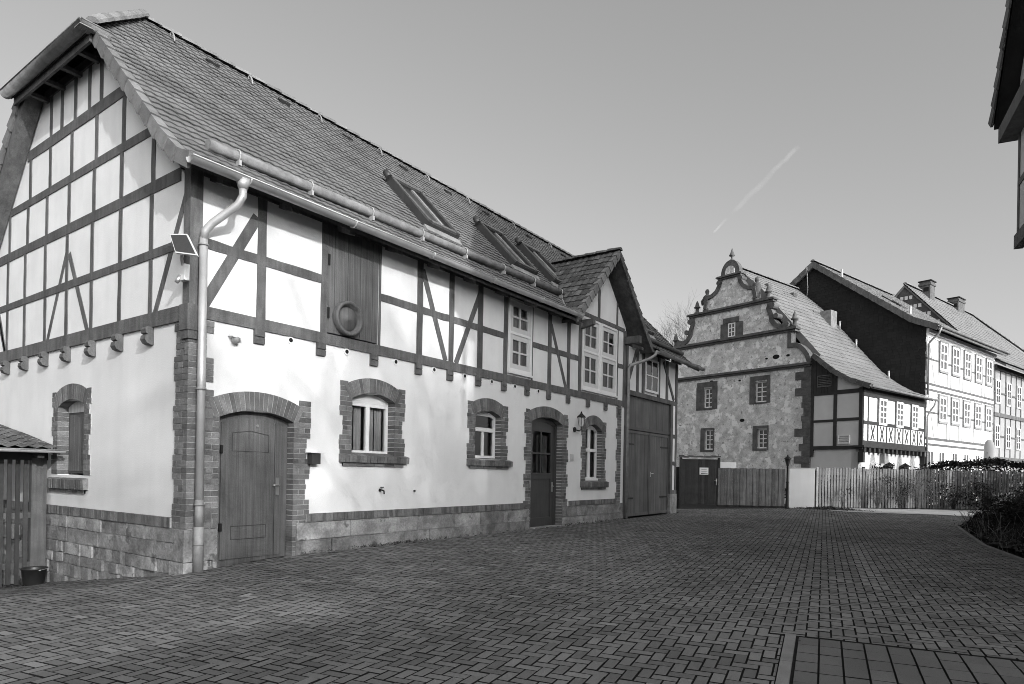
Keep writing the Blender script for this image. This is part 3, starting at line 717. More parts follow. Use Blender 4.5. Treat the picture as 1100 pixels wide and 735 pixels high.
g = MB(); g.box(-5.66,-2.44,-.37,-.33,8.16,8.36); g.build('fascia',M['beam'],ho)
# --- downpipe at the corner
g = MB(); g.tube([(.575,.42,5.53),(.575,.42,5.40)],[.10,.06],12); g.tube([(.575,.42,5.42),(.575,.42,5.30),(.52,.38,5.18),(.22,.19,4.93),(.14,.13,4.82),(.12,.12,4.70)],.055,12); g.tube([(.12,.12,4.72),(.12,.12,1.0)],.055,12)
dp = g.build('downpipe',M['zinc'],barn)
g = MB(); g.tube([(.12,.12,1.05),(.12,.12,.66)],.057,12); g.tube([(.12,.12,.67),(.12,.12,.02)],.068,12); g.build('pipe_boot',M['zinc_dull'],dp)
for z in (4.62,2.6,.98,.42): g = MB(); g.tube([(.12,.12,z-.012),(.12,.12,z+.012)],.069,12); g.box(0,.12,.105,.135,z-.01,z+.01); g.build('pipe_clip',M['zinc_dull'],dp)
g = MB(); g.tube([(.58,15.0,5.52),(.52,14.95,5.38),(.40,14.7,5.22),(.12,13.98,4.95),(.09,13.93,4.85),(.09,13.92,.15)],.05,10); g.build('downpipe',M['zinc_dull'],barn)
# --- snow log with its rings
za = lambda x: ZR-SL*x
g = MB(); LG=((-.20,.33,6.21),(-.56,11.15,6.585)); g.tube(LG,.08,12); lg = g.build('snow_log',M['log'],barn)
for y in (.80,2.15,3.55,4.95,6.4,7.9,9.3,10.75):
    g = MB(); k_=(y-.33)/10.82; x=LG[0][0]+(LG[1][0]-LG[0][0])*k_; z=LG[0][2]+(LG[1][2]-LG[0][2])*k_; n=14
    g.tube([(x+.10*math.cos(2*math.pi*k/n),y,z+.10*math.sin(2*math.pi*k/n)) for k in range(n+1)],.012,6,False); g.box(x-.02,x+.10,y-.02,y+.02,z-.16,z-.08); g.build('log_ring',M['zinc'],lg)
g = MB(); g.tube([(-.08,15.4,6.10),(-.08,18.9,6.12)],.075,10); g.build('snow_log',M['wood_grey'],barn)
# --- skylights
def skylight(y0,y1,x0,x1,m='doordark'):
    n = Vector((SL,0,1)).normalized(); s = Vector((-1,0,SL)).normalized()
    T = (x0-x1)*math.hypot(1,SL); base = Vector((x0,0,za(x0)))
    P = lambda e,k,h: base+Vector((0,e,0))+s*k+n*h
    fr = MB(); f=.12
    for (e0,e1,k0,k1,h) in ((y0,y0+f,0,T,.215),(y1-f,y1,0,T,.215),(y0+f,y1-f,0,f,.20),(y0+f,y1-f,T-.16,T,.225)):
        fr.hexa([P(e0,k0,-.05),P(e1,k0,-.05),P(e1,k1,-.05),P(e0,k1,-.05),P(e0,k0,h-.04),P(e1,k0,h-.04),P(e1,k1,h),P(e0,k1,h)])
    o = fr.build('skylight',M[m],barn)
    cp=MB()
    for (e0,e1,k0,k1,h0,h1) in ((y0+.01,y0+f-.02,.01,T-.17,.218,.218),(y1-f+.02,y1-.01,.01,T-.17,.218,.218),(y0+f,y1-f,.015,f-.02,.203,.205),(y0+.02,y1-.02,T-.15,T-.01,.231,.233)):
        cp.hexa([P(e0,k0,h0-.05),P(e1,k0,h0-.05),P(e1,k1,h1-.05),P(e0,k1,h1-.05),P(e0,k0,h0),P(e1,k0,h0),P(e1,k1,h1+.006),P(e0,k1,h1+.006)])
    cp.build('cover_strip',M['garage'],o)
    g = MB(); g.quad(P(y0+f,f,.12),P(y1-f,f,.12),P(y1-f,T-.16,.14),P(y0+f,T-.16,.14)); g.build('pane',M['glassk'],o)
    ym=y0+(y1-y0)*.62; b = MB(); b.hexa([P(ym,f,.12),P(ym+.09,f,.12),P(ym+.09,T-.16,.13),P(ym,T-.16,.13),P(ym,f,.155),P(ym+.09,f,.155),P(ym+.09,T-.16,.17),P(ym,T-.16,.17)]); b.build('glazing_bar',M['zinc_dull'],o)
    b = MB(); b.tube([P(y0-.02,T-.10,.17),P(y0-.02,T+.10,.19)],.075,10); b.build('shutter_motor',M['doordark'],o)
    b = MB(); b.hexa([P(y0-.07,-.16,.03),P(y1+.07,-.16,.03),P(y1+.07,0,.03),P(y0-.07,0,.03),P(y0-.07,-.16,.06),P(y1+.07,-.16,.06),P(y1+.07,0,.09),P(y0-.07,0,.09)]); b.build('flashing',M['zinc_dull'],o)
skylight(5.72,6.78,-.98,-2.28); skylight(9.08,10.18,-1.02,-2.33); skylight(11.16,12.2,-1.1,-2.4); skylight(16.2,17.2,-.6,-1.7)
# --- roof hooks below the ridge
for y in (1.55,3.2,5.0,6.9,8.7,10.5,12.9,15.2):
    g = MB(); x=-3.72; n=10
    g.tube([(x-.02+.0*k,y+.11*math.cos(math.pi*k/n)*.35,za(x)+.05+.17*math.sin(math.pi*k/n)*1.0) if False else (x+.08*math.cos(math.pi*k/n),y,za(x)+.05-.08*math.cos(math.pi*k/n)+.12*math.sin(math.pi*k/n)) for k in range(n+1)],.017,6); g.build('roof_hook',M['zinc_dull'],ro)
    g = MB(); x2=-3.55; g.hexa([(x2,y+.62,za(x2)+.02),(x2,y+.86,za(x2)+.02),(x2-.1,y+.86,za(x2-.1)+.02),(x2-.1,y+.62,za(x2-.1)+.02),(x2,y+.62,za(x2)+.10),(x2,y+.86,za(x2)+.10),(x2-.1,y+.86,za(x2-.1)+.07),(x2-.1,y+.62,za(x2-.1)+.07)]); g.build('ridge_vent',M['black'],ro)
# --- cross gable roof
random.seed(9)
dprof = lambda s: [(DY+s*2.52,DZ-2.44),(DY+s*2.2,DZ-2.18),(DY,DZ)]
for s in (-1,1):
    mp_ = lambda a,e,z: (e,a,z)
    t = MB(); tile_roof(t,dprof(s),-3.0,DX,.20,.30,mp_,lambda z,a:((ZR-z)/SL-.02,DX)); t.build('gable_roof_tiles',M['tile_old'],ro)
    t = MB(); slab_roof(t,[(a,z-.04) for a,z in dprof(s)],-2.4,DX-.04,mp_,.08); t.build('roof_boarding',M['beam'],ro)
    t = MB(); p_=dprof(s)
    for i in range(2): verge(t,(DX+.01,p_[i][0],p_[i][1]),(DX+.01,p_[i+1][0],p_[i+1][1]),(1,0,0),.15,.30)
    t.build('verge_tiles',M['verge'] if s<0 else M['tile_old'],ro)
t = MB(); ridge_tiles(t,(DX+.02,DY,DZ+.03),(-2.2,DY,DZ+.03),.11,.36); t.build('ridge_tiles',M['tile_old'],ro)
t = MB(); t.tube([(-.1,DY-2.12,5.98),(-2.12,DY-.02,DZ+.02)],.03,5); t.build('valley_flashing',M['zinc_dull'],ro)
t = MB(); t.hexa([(.0,13.72,5.58),(.52,13.72,5.58),(.52,13.90,5.58),(.0,13.90,5.58),(.0,13.72,5.80),(.52,13.72,5.80),(.52,13.90,5.80),(.0,13.90,5.80)]); t.build('purlin_end',M['beam'],ro)
t = MB(); t.hexa([(.02,10.98,5.55),(.40,10.98,5.62),(.40,11.12,5.62),(.02,11.12,5.55),(.02,10.98,5.78),(.40,10.98,5.78),(.40,11.12,5.78),(.02,11.12,5.78)]); t.build('purlin_end',M['beam'],ro)
# ================================================================== houses beyond the fence share one street line
QX,QY,QR = 2.168,30.921,-math.radians(16.34)
def H2W(x,y,z=0): c,s = math.cos(QR),math.sin(QR); return (QX+x*c-y*s, QY+x*s+y*c, z)
Gf = Face((0,0,0),(1,0,0),(0,-1,0))         # gable front, a = X
HX = 2.51
Hf = Face((HX,0,0),(0,1,0),(1,0,0))         # street front, a = Y
# ------------------------------------------------------------------ Renaissance house
st = thing('renaissance_house','old stone house with curved stepped gable, finials and patchy render, timber wing on its right','house',(QX,QY,0),QR)
CX = -4.83
def mir(p): return [(CX+s,z) for s,z in p]+[(CX-s,z) for s,z in p[::-1]]
wins = [(-6.42,-5.85,5.50,6.64),(-3.13,-2.45,5.58,6.71),(-6.32,-5.75,3.05,4.22),(-2.95,-2.39,3.07,4.12)]
b = MB(); Gf.holed(b,-9.62,-.04,-.3,7.25,.45,wins); b.build('front_wall',M['rubble'],st)
b = MB(); Gf.prism(b,mir([(4.74,7.42),(4.58,7.75),(4.42,8.0),(4.25,8.2),(4.05,8.34),(3.72,8.38),(3.72,9.14)]),-.40,0.)
tw = (-5.0,-4.34,9.45,10.16)
b.build('gable_wall',M['rubble'],st)
b = MB(); Gf.prism(b,mir([(2.95,9.40),(2.66,9.7),(2.55,10.1),(2.45,10.5),(2.5,10.94)]),-.38,-.02); b.build('gable_wall',M['rubble'],st)
b = MB(); Gf.prism(b,mir([(1.62,11.15),(1.5,11.75),(1.1,11.95),(.82,12.15),(.62,12.5),(.56,12.78)]),-.36,-.03); b.build('gable_wall',M['rubble'],st)
def cornice(s0,z0,z1,name='cornice'):
    b = MB(); h=z1-z0
    Gf.box(b,CX-s0+.08,CX+s0-.08,-.3,.10,z0,z0+h*.45); Gf.box(b,CX-s0,CX+s0,-.34,.19,z0+h*.45,z0+h*.8); Gf.box(b,CX-s0+.03,CX+s0-.03,-.33,.15,z0+h*.8,z1)
    return b.build(name,M['stone_dark'],st)
cornice(4.86,7.2,7.42); cornice(4.05,9.13,9.38); cornice(2.78,10.93,11.15); cornice(.82,12.77,12.97)
def band(pts,w,sgs=(1,-1)):
    b = MB()
    for sg in sgs:
        P=[Vector((CX+sg*s,z)) for s,z in pts]
        L=[];Rr=[]
        for i,p in enumerate(P):
            t=(P[min(i+1,len(P)-1)]-P[max(i-1,0)]).normalized(); nn=Vector((-t.y,t.x))
            L.append(p+nn*w/2);Rr.append(p-nn*w/2)
        for i in range(len(P)-1):
            q=[tuple(L[i]),tuple(L[i+1]),tuple(Rr[i+1]),tuple(Rr[i])]
            vs=[Gf.p(a,.07,z) for a,z in q]+[Gf.p(a,-.42,z) for a,z in q]
            b.add(vs,[(0,1,2,3),(7,6,5,4),(0,4,5,1),(3,2,6,7),(0,3,7,4),(1,5,6,2)])
    return b
def curl(b,s,z,r,sgs=(1,-1)):
    for sg in sgs:
        c=Gf.p(CX+sg*s,0,z); n=12
        vs=[c+Vector((r*math.cos(2*math.pi*k/n),-.10,r*math.sin(2*math.pi*k/n))) for k in range(n)]+[c+Vector((r*math.cos(2*math.pi*k/n),.42,r*math.sin(2*math.pi*k/n))) for k in range(n)]
        b.add(vs,[tuple(range(n))[::-1],tuple(range(n,2*n))]+[(k,(k+1)%n,n+(k+1)%n,n+k) for k in range(n)])
for sg in ((1,),(-1,)):
    b = band([(4.72,7.42),(4.60,7.78),(4.43,8.05),(4.22,8.27),(3.98,8.40),(3.72,8.42)],.24,sg); f_=band([(3.64,8.3),(3.64,9.14)],.22,sg); b.add(f_.v,f_.f); b.build('scroll',M['stone_dark'],st)
    b = band([(3.55,9.45),(3.2,9.47),(2.86,9.60),(2.62,9.9),(2.56,10.25),(2.42,10.6),(2.52,10.93)],.26,sg); curl(b,3.42,9.55,.19,sg); curl(b,2.62,10.72,.17,sg); curl(b,2.86,10.12,.14,sg); b.build('scroll',M['stone_dark'],st)
    b = band([(1.62,11.3),(1.52,11.9),(1.15,11.98),(.86,12.16),(.68,12.45),(.60,12.78)],.22,sg); curl(b,.70,12.62,.13,sg); b.build('scroll',M['stone_dark'],st)
def finial(s,z,h,name='finial'):
    for sg in (1,-1):
        b = MB(); b.lathe(Gf.p(CX+sg*s,-.15,z),[(.17,0),(.17,h*.12),(.10,h*.16),(.10,h*.42),(.19,h*.46),(.19,h*.52),(.13,h*.58),(.10,h*.75),(.045,h*.93),(.0,h)],10); b.build(name,M['stone_dark'],st)
finial(3.80,9.38,.86); finial(2.28,11.15,.80); finial(4.78,7.42,.01+.6) if False else None
for sg in (1,-1):     # weathered figures beside the top tier
    b = MB(); b.lathe(Gf.p(CX+sg*1.60,-.15,11.15),[(.24,0),(.24,.16),(.17,.2),(.20,.42),(.24,.62),(.21,.78),(.25,.9),(.15,1.0),(.08,1.05),(.12,1.13),(.13,1.22),(.09,1.32),(.0,1.36)],10,sy=.8); b.tube([Gf.p(CX+sg*1.60-.2,-.15,12.0),Gf.p(CX+sg*1.60-.36,-.15,11.85),Gf.p(CX+sg*1.6-.30,-.15,11.62)],.07,6); b.build('stone_figure',M['stone_dark'],st)
# bell-shaped cap
b = MB(); n=14; pr=[(CX-.62+.0,12.97)]+[(CX-.60*math.cos(math.pi*k/n),13.0+.80*math.sin(math.pi*k/n)) for k in range(n+1)]+[(CX+.62,12.97)]
Gf.prism(b,pr,-.34,-.0); cap=b.build('gable_cap',M['stone_dark'],st)
b = MB(); pr=[(CX-.30,12.99)]+[(CX-.30*math.cos(math.pi*k/10),13.16+.30*math.sin(math.pi*k/10)) for k in range(11)]+[(CX+.30,12.99)]; Gf.prism(b,pr,-.05,.03); b.build('cap_niche',M['rubble'],cap)
b = MB(); b.lathe(Gf.p(CX,-.17,13.76),[(.15,0),(.15,.06),(.06,.12),(.06,.26),(.16,.30),(.16,.35),(.11,.42),(.03,.68),(0,.76)],10); b.build('finial',M['stone_dark'],st)
# windows with dressed stone surrounds
def stonewin(a0,a1,z0,z1,l,r,t,bt,cols=2,rows=4,sp=True):
    b = MB()
    Gf.box(b,a0-l,a0,-.2,.035,z0-bt,z1+t*.2); Gf.box(b,a1,a1+r,-.2,.03,z0-bt*.8,z1+t*.25); Gf.box(b,a0-l*.9,a1+r*.95,-.2,.04,z1+t*.2+.004,z1+t); Gf.box(b,a0,a1,-.2,.045,z0-bt,z0-.002)
    b.build('stone_surround',M['stone_dark'],st)
    window(st,Gf,a0,a1,z0,z1,-.10,cols,rows,None,.07,.055,.05,'glassd',m='white',name='casement_window')
stonewin(*wins[0],.52,.34,.36,.12); stonewin(*wins[1],.33,.20,.30,.08); stonewin(*wins[2],.28,.08,.10,.12); stonewin(*wins[3],.28,.09,.18,.12)
b = MB(); Gf.box(b,-5.37,-4.9,-.1,.03,9.40,10.2); Gf.box(b,-4.4,-3.95,-.1,.03,9.40,10.2); Gf.box(b,-5.2,-4.2,-.1,.06,10.21,10.5); b.build('stone_surround',M['stone_dark'],st)
window(st,Gf,-4.88,-4.42,9.40,10.19,.03,2,3,None,.06,.05,.05,'glassg',m='white',name='casement_window')
for a,z,r in ((-3.9,4.65,.13),(-5.92,7.0,.11),(-1.95,7.93,.17),(-1.28,7.92,.09),(-4.1,6.88,.07),(-2.5,7.9,.07)):
    b = MB(); b.lathe((0,0,0),[(r,-.02),(r,.012)],12); 
    for i,v in enumerate(b.v): b.v[i]=tuple(Gf.p(a+v[0]*1.15,v[2],z+v[1]*.7))
    b.build('putlog_hole',M['black'],st)
b = MB(); random.seed(21); z=-.2; k=0
while z<7.15:
    h=random.uniform(.26,.42); w_=random.choice((.5,.72,.6,.85)) if k%2 else random.choice((.38,.45,.52)); Gf.box(b,-w_,-.005,-.3,.03+random.uniform(0,.015),z+.01,min(z+h,7.19)); z+=h; k+=1
b.build('quoin_stones',M['stone_dark'],st)
# timber wing, front panel
b = MB(); Gf.box(b,-.02,HX-.02,-.3,-.0,2.95,5.66)
Gf.prism(b,[(1.28,5.66),(2.49,5.66),(2.49,5.95),(1.28,6.75)],-.3,0.); b.build('wing_wall',M['plaster_side'],st)
b = MB(); Gf.box(b,.0,HX-.18,-.4,-.05,-.3,2.95); b.build('wing_lower_wall',M['plaster_side'],st)
b = MB(); n=9
for i in range(n): x0=-.02+1.26*i/n; Gf.prism(b,[(x0,5.68),(x0+1.26/n-.01,5.68),(x0+1.26/n-.01,7.7-.8*(x0+.1)),(x0,7.7-.8*x0)],-.2,.01+.008*(i%2))
b.build('boarded_gable',M['beam_dark'],st)
for nm,(a0,a1,z0,z1) in (('post',(.0,.15,2.6,5.66)),('post',(1.14,1.31,3.12,6.7)),('post',(HX-.15,HX+.02,3.0,5.9)),('rail',(.15,1.14,4.31,4.43)),('rail',(1.31,HX-.15,4.33,4.47)),('rail',(0,1.14,5.66,5.78)),('rail',(1.31,HX-.15,5.66,5.86)),('sill_beam',(0,HX+.03,2.95,3.12))):
    b = MB(); Gf.box(b,a0,a1,-.1,.03 if nm!='post' else .035,z0,z1); b.build(nm,M['beam_dark'],st)
def louvre(a0,a1,z0,z1,m):
    b = MB(); Gf.box(b,a0,a0+.04,-.02,.05,z0,z1); Gf.box(b,a1-.04,a1,-.02,.05,z0,z1); Gf.box(b,a0,a1,-.02,.045,z1-.04,z1+.005); Gf.box(b,a0,a1,-.02,.045,z0-.005,z0+.04)
    n=int((z1-z0)/.085)
    for i in range(n): z=z0+.04+(z1-z0-.08)*i/n; b.hexa([Gf.p(a0+.04,.0,z+.03),Gf.p(a1-.04,.0,z+.03),Gf.p(a1-.04,.04,z),Gf.p(a0+.04,.04,z),Gf.p(a0+.04,.0,z+.05),Gf.p(a1-.04,.0,z+.05),Gf.p(a1-.04,.04,z+.02),Gf.p(a0+.04,.04,z+.02)])
    b.build('louvre',M[m],st)
louvre(.30,1.03,6.08,6.66,'wood_grey'); louvre(1.38,1.95,3.20,3.62,'plaster_side')
# bay along the street
b = MB(); Hf.box(b,.02,7.55,-.3,0.,3.1,5.9); b.build('bay_wall',M['plaster'],st)
b = MB(); Hf.holed(b,.05,7.55,-.3,2.9,.3,[(1.32,1.98,.9,2.28),(3.5,4.05,.9,2.32),(5.45,6.05,.9,2.32)]) if False else Hf.box(b,.05,7.55,-.5,-.18,-.3,2.9); b.build('bay_lower_wall',M['plaster_side'],st)  # greyer than the bay wall above: jetty shade put into the colour
BF = Face((HX,0,0),(0,1,0),(1,0,0))
for nm,(a0,a1,z0,z1,d) in [('plate',(0,7.7,5.50,5.95,.05)),('rail',(.1,7.6,4.16,4.32,.03)),('sill_beam',(-.05,7.75,3.12,3.36,.05))]+[('post',(a-.055,a+.055,3.36,5.50,.02)) for a in (.06,.60,1.66,2.72,3.72,4.70,5.68,6.64,7.55)]:
    b = MB(); Hf.box(b,a0,a1,-.1,d,z0,z1); b.build(nm,M['beam_dark'],st)
for a0,a1 in ((.66,1.60),(1.72,2.66),(2.78,3.66),(3.78,4.64),(4.76,5.62),(5.74,6.58),(6.70,7.48)):
    b = MB(); c=(a0+a1)/2; w_=.2
    for sg in (1,-1):
        P=[(c-sg*w_,3.40),(c-sg*.10,3.58),(c,3.76),(c+sg*.10,3.94),(c+sg*w_,4.12)] if sg>0 else [(c+w_,3.40),(c+.1,3.58),(c,3.76),(c-.1,3.94),(c-w_,4.12)]
        for i in range(4): Hf.bar(b,*P[i],*P[i+1],.09,-.05,.012+.003*(sg>0))
    b.build('cross_brace',M['beam_dark'],st)
for a0,a1 in ((1.74,2.66),(3.78,4.64),(5.74,6.58)): window(st,Hf,a0,a1,4.2,5.52,.055,2,4,None,.11,.08,.06,'glassg',m='white',name='casement_window')
for y in [.15+.52*i for i in range(15)]:
    b = MB(); Hf.box(b,y-.1,y+.1,-.3,.10,2.80,3.02); b.build('joist_end',M['beam_dark'],st)
b = MB(); Hf.box(b,-.1,7.8,-.35,.14,3.03,3.12); b.build('joist_plate',M['beam_dark'],st)
for y in (.1,2.5,7.6): b=MB(); Hf.prism(b,[(y-.1,2.3),(y+.1,2.3),(y+.1,2.8),(y-.1,2.8)],-.18,.06); b.build('bracket',M['beam_pale'] if y==2.5 else M['beam_dark'],st)
LW = Face((HX-.18,0,0),(0,1,0),(1,0,0))
for a0,a1 in ((1.35,2.0),(3.45,4.1),(5.42,6.1)): window(st,LW,a0,a1,1.0,2.30,.03,2,2,None,.1,.08,.05,'glassd',m='white',name='casement_window',top=lambda a,c=(a0+a1)/2,h=(a1-a0)/2: 2.30+.15*(1-((a-c)/h)**2))
b=MB(); LW.box(b,.45,.75,-.05,.03,1.75,2.1); b.build('wall_vent',M['black'],st)
# roof
sprof = [(2.95,5.97),(2.0,6.35),(1.2,6.88),(.2,7.78),(-3.2,11.95),(CX,13.5)]
mpS = lambda a,e,z: (a,e,z)
t = MB(); random.seed(31); tile_roof(t,sprof,-.25,7.5,.24,.36,mpS,lambda z,a:((-.25 if z<7.75 else .40),7.48),cols=4,wave=.018); ro=t.build('roof',M['tile_pale'],st)
t = MB(); slab_roof(t,[(a,z-.05) for a,z in sprof[:4]],-.2,7.46,mpS,.12); t.build('roof_boarding',M['beam_dark'],ro)
t = MB(); slab_roof(t,[(a,z-.06) for a,z in sprof[3:]],.42,7.46,mpS,.12); t.build('roof_boarding',M['beam_dark'],ro)
lprof=[(2*CX-.2,7.75),(2*CX+3.2,11.95),(CX,13.5)]; lprof=[(-9.9,7.3),(-6.46,11.95),(CX,13.5)]
t = MB(); slab_roof(t,lprof,.42,7.46,mpS,.15); t.build('roof_rear',M['tile_pale'],ro)
t = MB(); ridge_tiles(t,(CX,.3,13.52),(CX,7.4,13.52),.15,.4); t.build('ridge_tiles',M['tile_pale'],ro)
t = MB(); sp_=[sprof[3],sprof[4],sprof[5]]
for i in range(2): verge(t,(sp_[i][0],.41,sp_[i][1]+.0),(sp_[i+1][0],.41,sp_[i+1][1]+.0),(0,-1,0),.30,.6,.06)
t.build('parapet_flashing',M['tile_pale'],ro)
t = MB()
for i in range(3): 
    a_,b_=sprof[i],sprof[i+1]; verge(t,(a_[0],-.27,a_[1]),(b_[0],-.27,b_[1]),(0,-1,0),.2,.36)
t.build('verge_tiles',M['stone_dark'],ro)
t = MB(); t.box(-2.6,-1.95,5.95,6.7,9.8,11.45); ch=t.build('chimney',M['log'],ro)
for y in (1.7,4.5): t=MB(); x=-3.6; t.box(x-.1,x+.12,y,y+.35,12.3,12.52); t.build('roof_vent',M['stone_dark'],ro)
t = MB(); t.box(-2.75,-2.6,5.2,5.9,10.9,11.35); t.build('roof_hatch',M['stone_dark'],ro)
for x,y,z in ((-.9,6.9,9.35),(.9,6.9,7.3),(-1.9,6.95,10.6)): t=MB(); t.tube([(x,y,z-.2),(x,y,z+.32)],.05,6); t.build('vent_pipe',M['zinc'],ro)
t = MB(); gutter(t,(3.02,-.3,5.93),(3.02,7.9,5.9),.08); t.tube([(3.02,7.7,5.86),(2.95,7.68,5.6),(2.7,7.66,5.2),(2.62,7.66,5.0),(2.62,7.66,.1)],.05,8); t.build('gutter',M['zinc_dull'],st)
b=MB(); b.box(-9.6,.3,7.0,7.4,-.3,7.0); b.box(.35,2.3,7.0,7.4,-.3,5.8); b.box(-9.6,-9.2,.5,7.0,-.3,7.0); b.build('rear_wall',M['plaster_side'],st)
# ------------------------------------------------------------------ white mansion with slate gable
mx,my,_ = H2W(0,7.6)
mn = thing('timber_mansion','tall three-storey white timber house with dark slate-hung gable and two rows of windows','house',H2W(0,0),QR)
Y0,Y1 = 7.62,19.10
mprof=[(3.2,9.92),(1.95,10.52),(-3.81,15.02)]; AX=-3.81
b = MB(); Hf.box(b,Y0,Y1,-.4,0.,-.3,9.9); b.build('front_wall',M['plaster'],mn)
b = MB(); zt=lambda x: 10.45+(HX-.57-x)*.781
Pg=[(-10.1,-.3),(HX-.02,-.3),(HX-.02,9.95),(1.95,10.40),(AX,14.9),(-10.1,10.1)]
GY = Face((0,Y0,0),(1,0,0),(0,-1,0)); GY.prism(b,Pg,-.3,0.); b.build('gable_wall',M['slate'],mn)
b = MB(); random.seed(41); z=5.2
while z<14.8:
    x=-9.5+random.uniform(0,.2); xm=min(HX,1.95-(z+.17-10.4)/.781 if z>10.2 else HX)
    xl=max(-9.5,AX-(14.9-z)/.781)
    while x<xm-.05:
        wd=.26
        if x>xl: 
            d=.012+random.uniform(0,.006); b.hexa([GY.p(x+.004,0,z),GY.p(min(x+wd,xm)-.004,0,z),GY.p(min(x+wd,xm)-.004,d+.012,z),GY.p(x+.004,d+.012,z),GY.p(x+.004,0,z+.185),GY.p(min(x+wd,xm)-.004,0,z+.185),GY.p(min(x+wd,xm)-.004,d-.006,z+.185),GY.p(x+.004,d-.006,z+.185)])
        x+=wd
    z+=.17
b.build('slate_cladding',M['slate'],mn)
for nm,z0,z1,d in (('cornice',9.62,9.85,.14),('cornice',9.42,9.52,.05),('rail',8.20,8.30,.02),('band',6.80,6.92,.03),('band',6.48,6.60,.03),('rail',5.24,5.34,.02),('band',3.76,3.90,.03),('band',3.44,3.56,.03)):
    b=MB(); Hf.box(b,Y0,Y1,-.05,d,z0,z1); b.build(nm,M['beam'] if nm!='cornice' else M['white'],mn)
wy=(9.56,11.5,13.48,15.49,17.47)
for z0,z1 in ((7.78,9.38),(4.88,6.32)):
    for y in wy: 
        window(mn,Hf,y,y+1.14,z0,z1,.05,2,3,None,.13,.09,.06,'glassg',m='white',name='casement_window')
        b=MB(); Hf.box(b,y-.08,y+1.22,-.02,.09,z0-.12,z0-.002); Hf.box(b,y-.08,y+1.22,-.02,.075,z1+.002,z1+.09); Hf.box(b,y-.08,y-.002,-.02,.07,z0,z1); Hf.box(b,y+1.142,y+1.22,-.02,.07,z0,z1); b.build('window_surround',M['beam_pale'],mn)
for y in (7.84,9.50,11.55,13.50,15.50): window(mn,Hf,y+.05,y+1.0,1.5,3.20,.05,2,2,None,.12,.1,.06,'glassg',m='white',name='casement_window')
for y in (7.72,9.40,10.82,11.36,12.75,13.34,14.74,15.35,16.74,17.33,18.74,19.02):
    for z0,z1 in ((6.92,9.42),(3.90,6.48)):
        b=MB(); Hf.box(b,y-.05,y+.05,-.05,.015,z0,z1); b.build('post',M['beam_pale'],mn)
for z0,z1 in ((6.95,9.35),(3.95,6.4)): b=MB(); Hf.bar(b,8.0,z1,8.9,z0,.1,-.05,.011); b.build('brace',M['beam_pale'],mn)
t = MB(); random.seed(43); tile_roof(t,mprof,Y0-.3,Y1+.3,.25,.36,mpS,cols=4,wave=.018); ro=t.build('roof',M['tile_pale'],mn)
t = MB(); slab_roof(t,[(a,z-.06) for a,z in mprof],Y0-.28,Y1+.25,mpS,.18); t.build('roof_boarding',M['beam'],ro)
t = MB(); slab_roof(t,[(2*AX-3.2,9.9),(AX,14.95)],Y0-.28,Y1+.25,mpS,.2); t.build('roof_rear',M['tile_pale'],ro)
t = MB()
verge(t,(3.2,Y0-.31,9.9),(1.95,Y0-.31,10.5),(0,-1,0),.28,.5,.1); verge(t,(1.95,Y0-.31,10.5),(AX,Y0-.31,15.0),(0,-1,0),.28,.5,.1); verge(t,(2*AX-3.2,Y0-.31,9.9),(AX,Y0-.31,15.0),(0,-1,0),.28,.5,.1); t.build('barge_board',M['beam'],ro)
t = MB(); ridge_tiles(t,(AX,Y0-.3,15.05),(AX,Y1,15.05),.15,.4); t.build('ridge_tiles',M['tile_pale'],ro)
t = MB(); t.box(-1.2,.2,13.2-.2,13.6,11.9,12.05) if False else t.hexa([(.2,10.2,11.95),(.2,11.2,11.95),(-.9,11.2,12.8),(-.9,10.2,12.8),(.2,10.2,12.02),(.2,11.2,12.02),(-.9,11.2,12.88),(-.9,10.2,12.88)]); t.build('skylight',M['glassd'],ro)
for x,y in ((-2.6,8.6),(1.2,8.9)): t=MB(); z=11.9+(.2-x)*.781 if x<.2 else 11.1; t.tube([(x,y,z-.4),(x,y,z+.45)],.07,8); t.build('vent_pipe',M['zinc'],ro)
t = MB(); gutter(t,(3.27,Y0-.35,9.88),(3.27,Y1+.35,9.9),.085); t.tube([(3.27,Y0-.1,9.8),(3.15,Y0-.05,9.5),(2.75,Y0+.0,9.15),(2.62,Y0+.05,9.0),(2.62,Y0+.05,6.2)],.055,8); t.build('gutter',M['zinc_dull'],mn)
t = MB(); t.tube([(-4.15,Y0-.36,14.75),(-4.2,Y0-.1,13.6),(-4.25,Y0-.1,12.9)],.03,5); t.build('lightning_cable',M['zinc'],mn)
b=MB(); b.box(-10.1,-9.8,Y0+.3,Y1,-.3,10); b.box(-10.1,2.2,Y1-.3,Y1-.05,-.3,9.8); b.build('rear_wall',M['plaster_side'],mn)
# ------------------------------------------------------------------ farther half-timbered house
fh_ = thing('farther_house','farthest half-timbered house with hipped roof, two chimneys and checkered slate gable top','house',H2W(0,0),QR)
Y0,Y1 = 19.22,38.5
b = MB(); Hf.box(b,Y0,Y1,-.4,-.05,-.3,9.2); b.build('front_wall',M['panel_grey'],fh_)
for nm,z0,z1,d in (('cornice',8.95,9.25,.1),('band',5.85,6.10,.04),('band',2.95,3.15,.04),('rail',7.4,7.5,.0),('rail',4.5,4.6,.0)):
    b=MB(); Hf.box(b,Y0,Y1,-.1,d,z0,z1); b.build(nm,M['beam'],fh_)
y=19.4; k=0
while y<Y1:
    for z0,z1 in ((6.10,8.95),(3.15,5.85)): b=MB(); Hf.box(b,y-.06,y+.06,-.1,.0-.01,z0,z1); b.build('post',M['beam'],fh_)
    if k%2==0:
        for z0,z1 in ((6.7,8.3),(3.75,5.3)): window(fh_,Hf,y+.12,y+1.05,z0,z1,.02,2,3,None,.1,.08,.06,'glassd',m='frame',name='casement_window')
    y+=1.17; k+=1
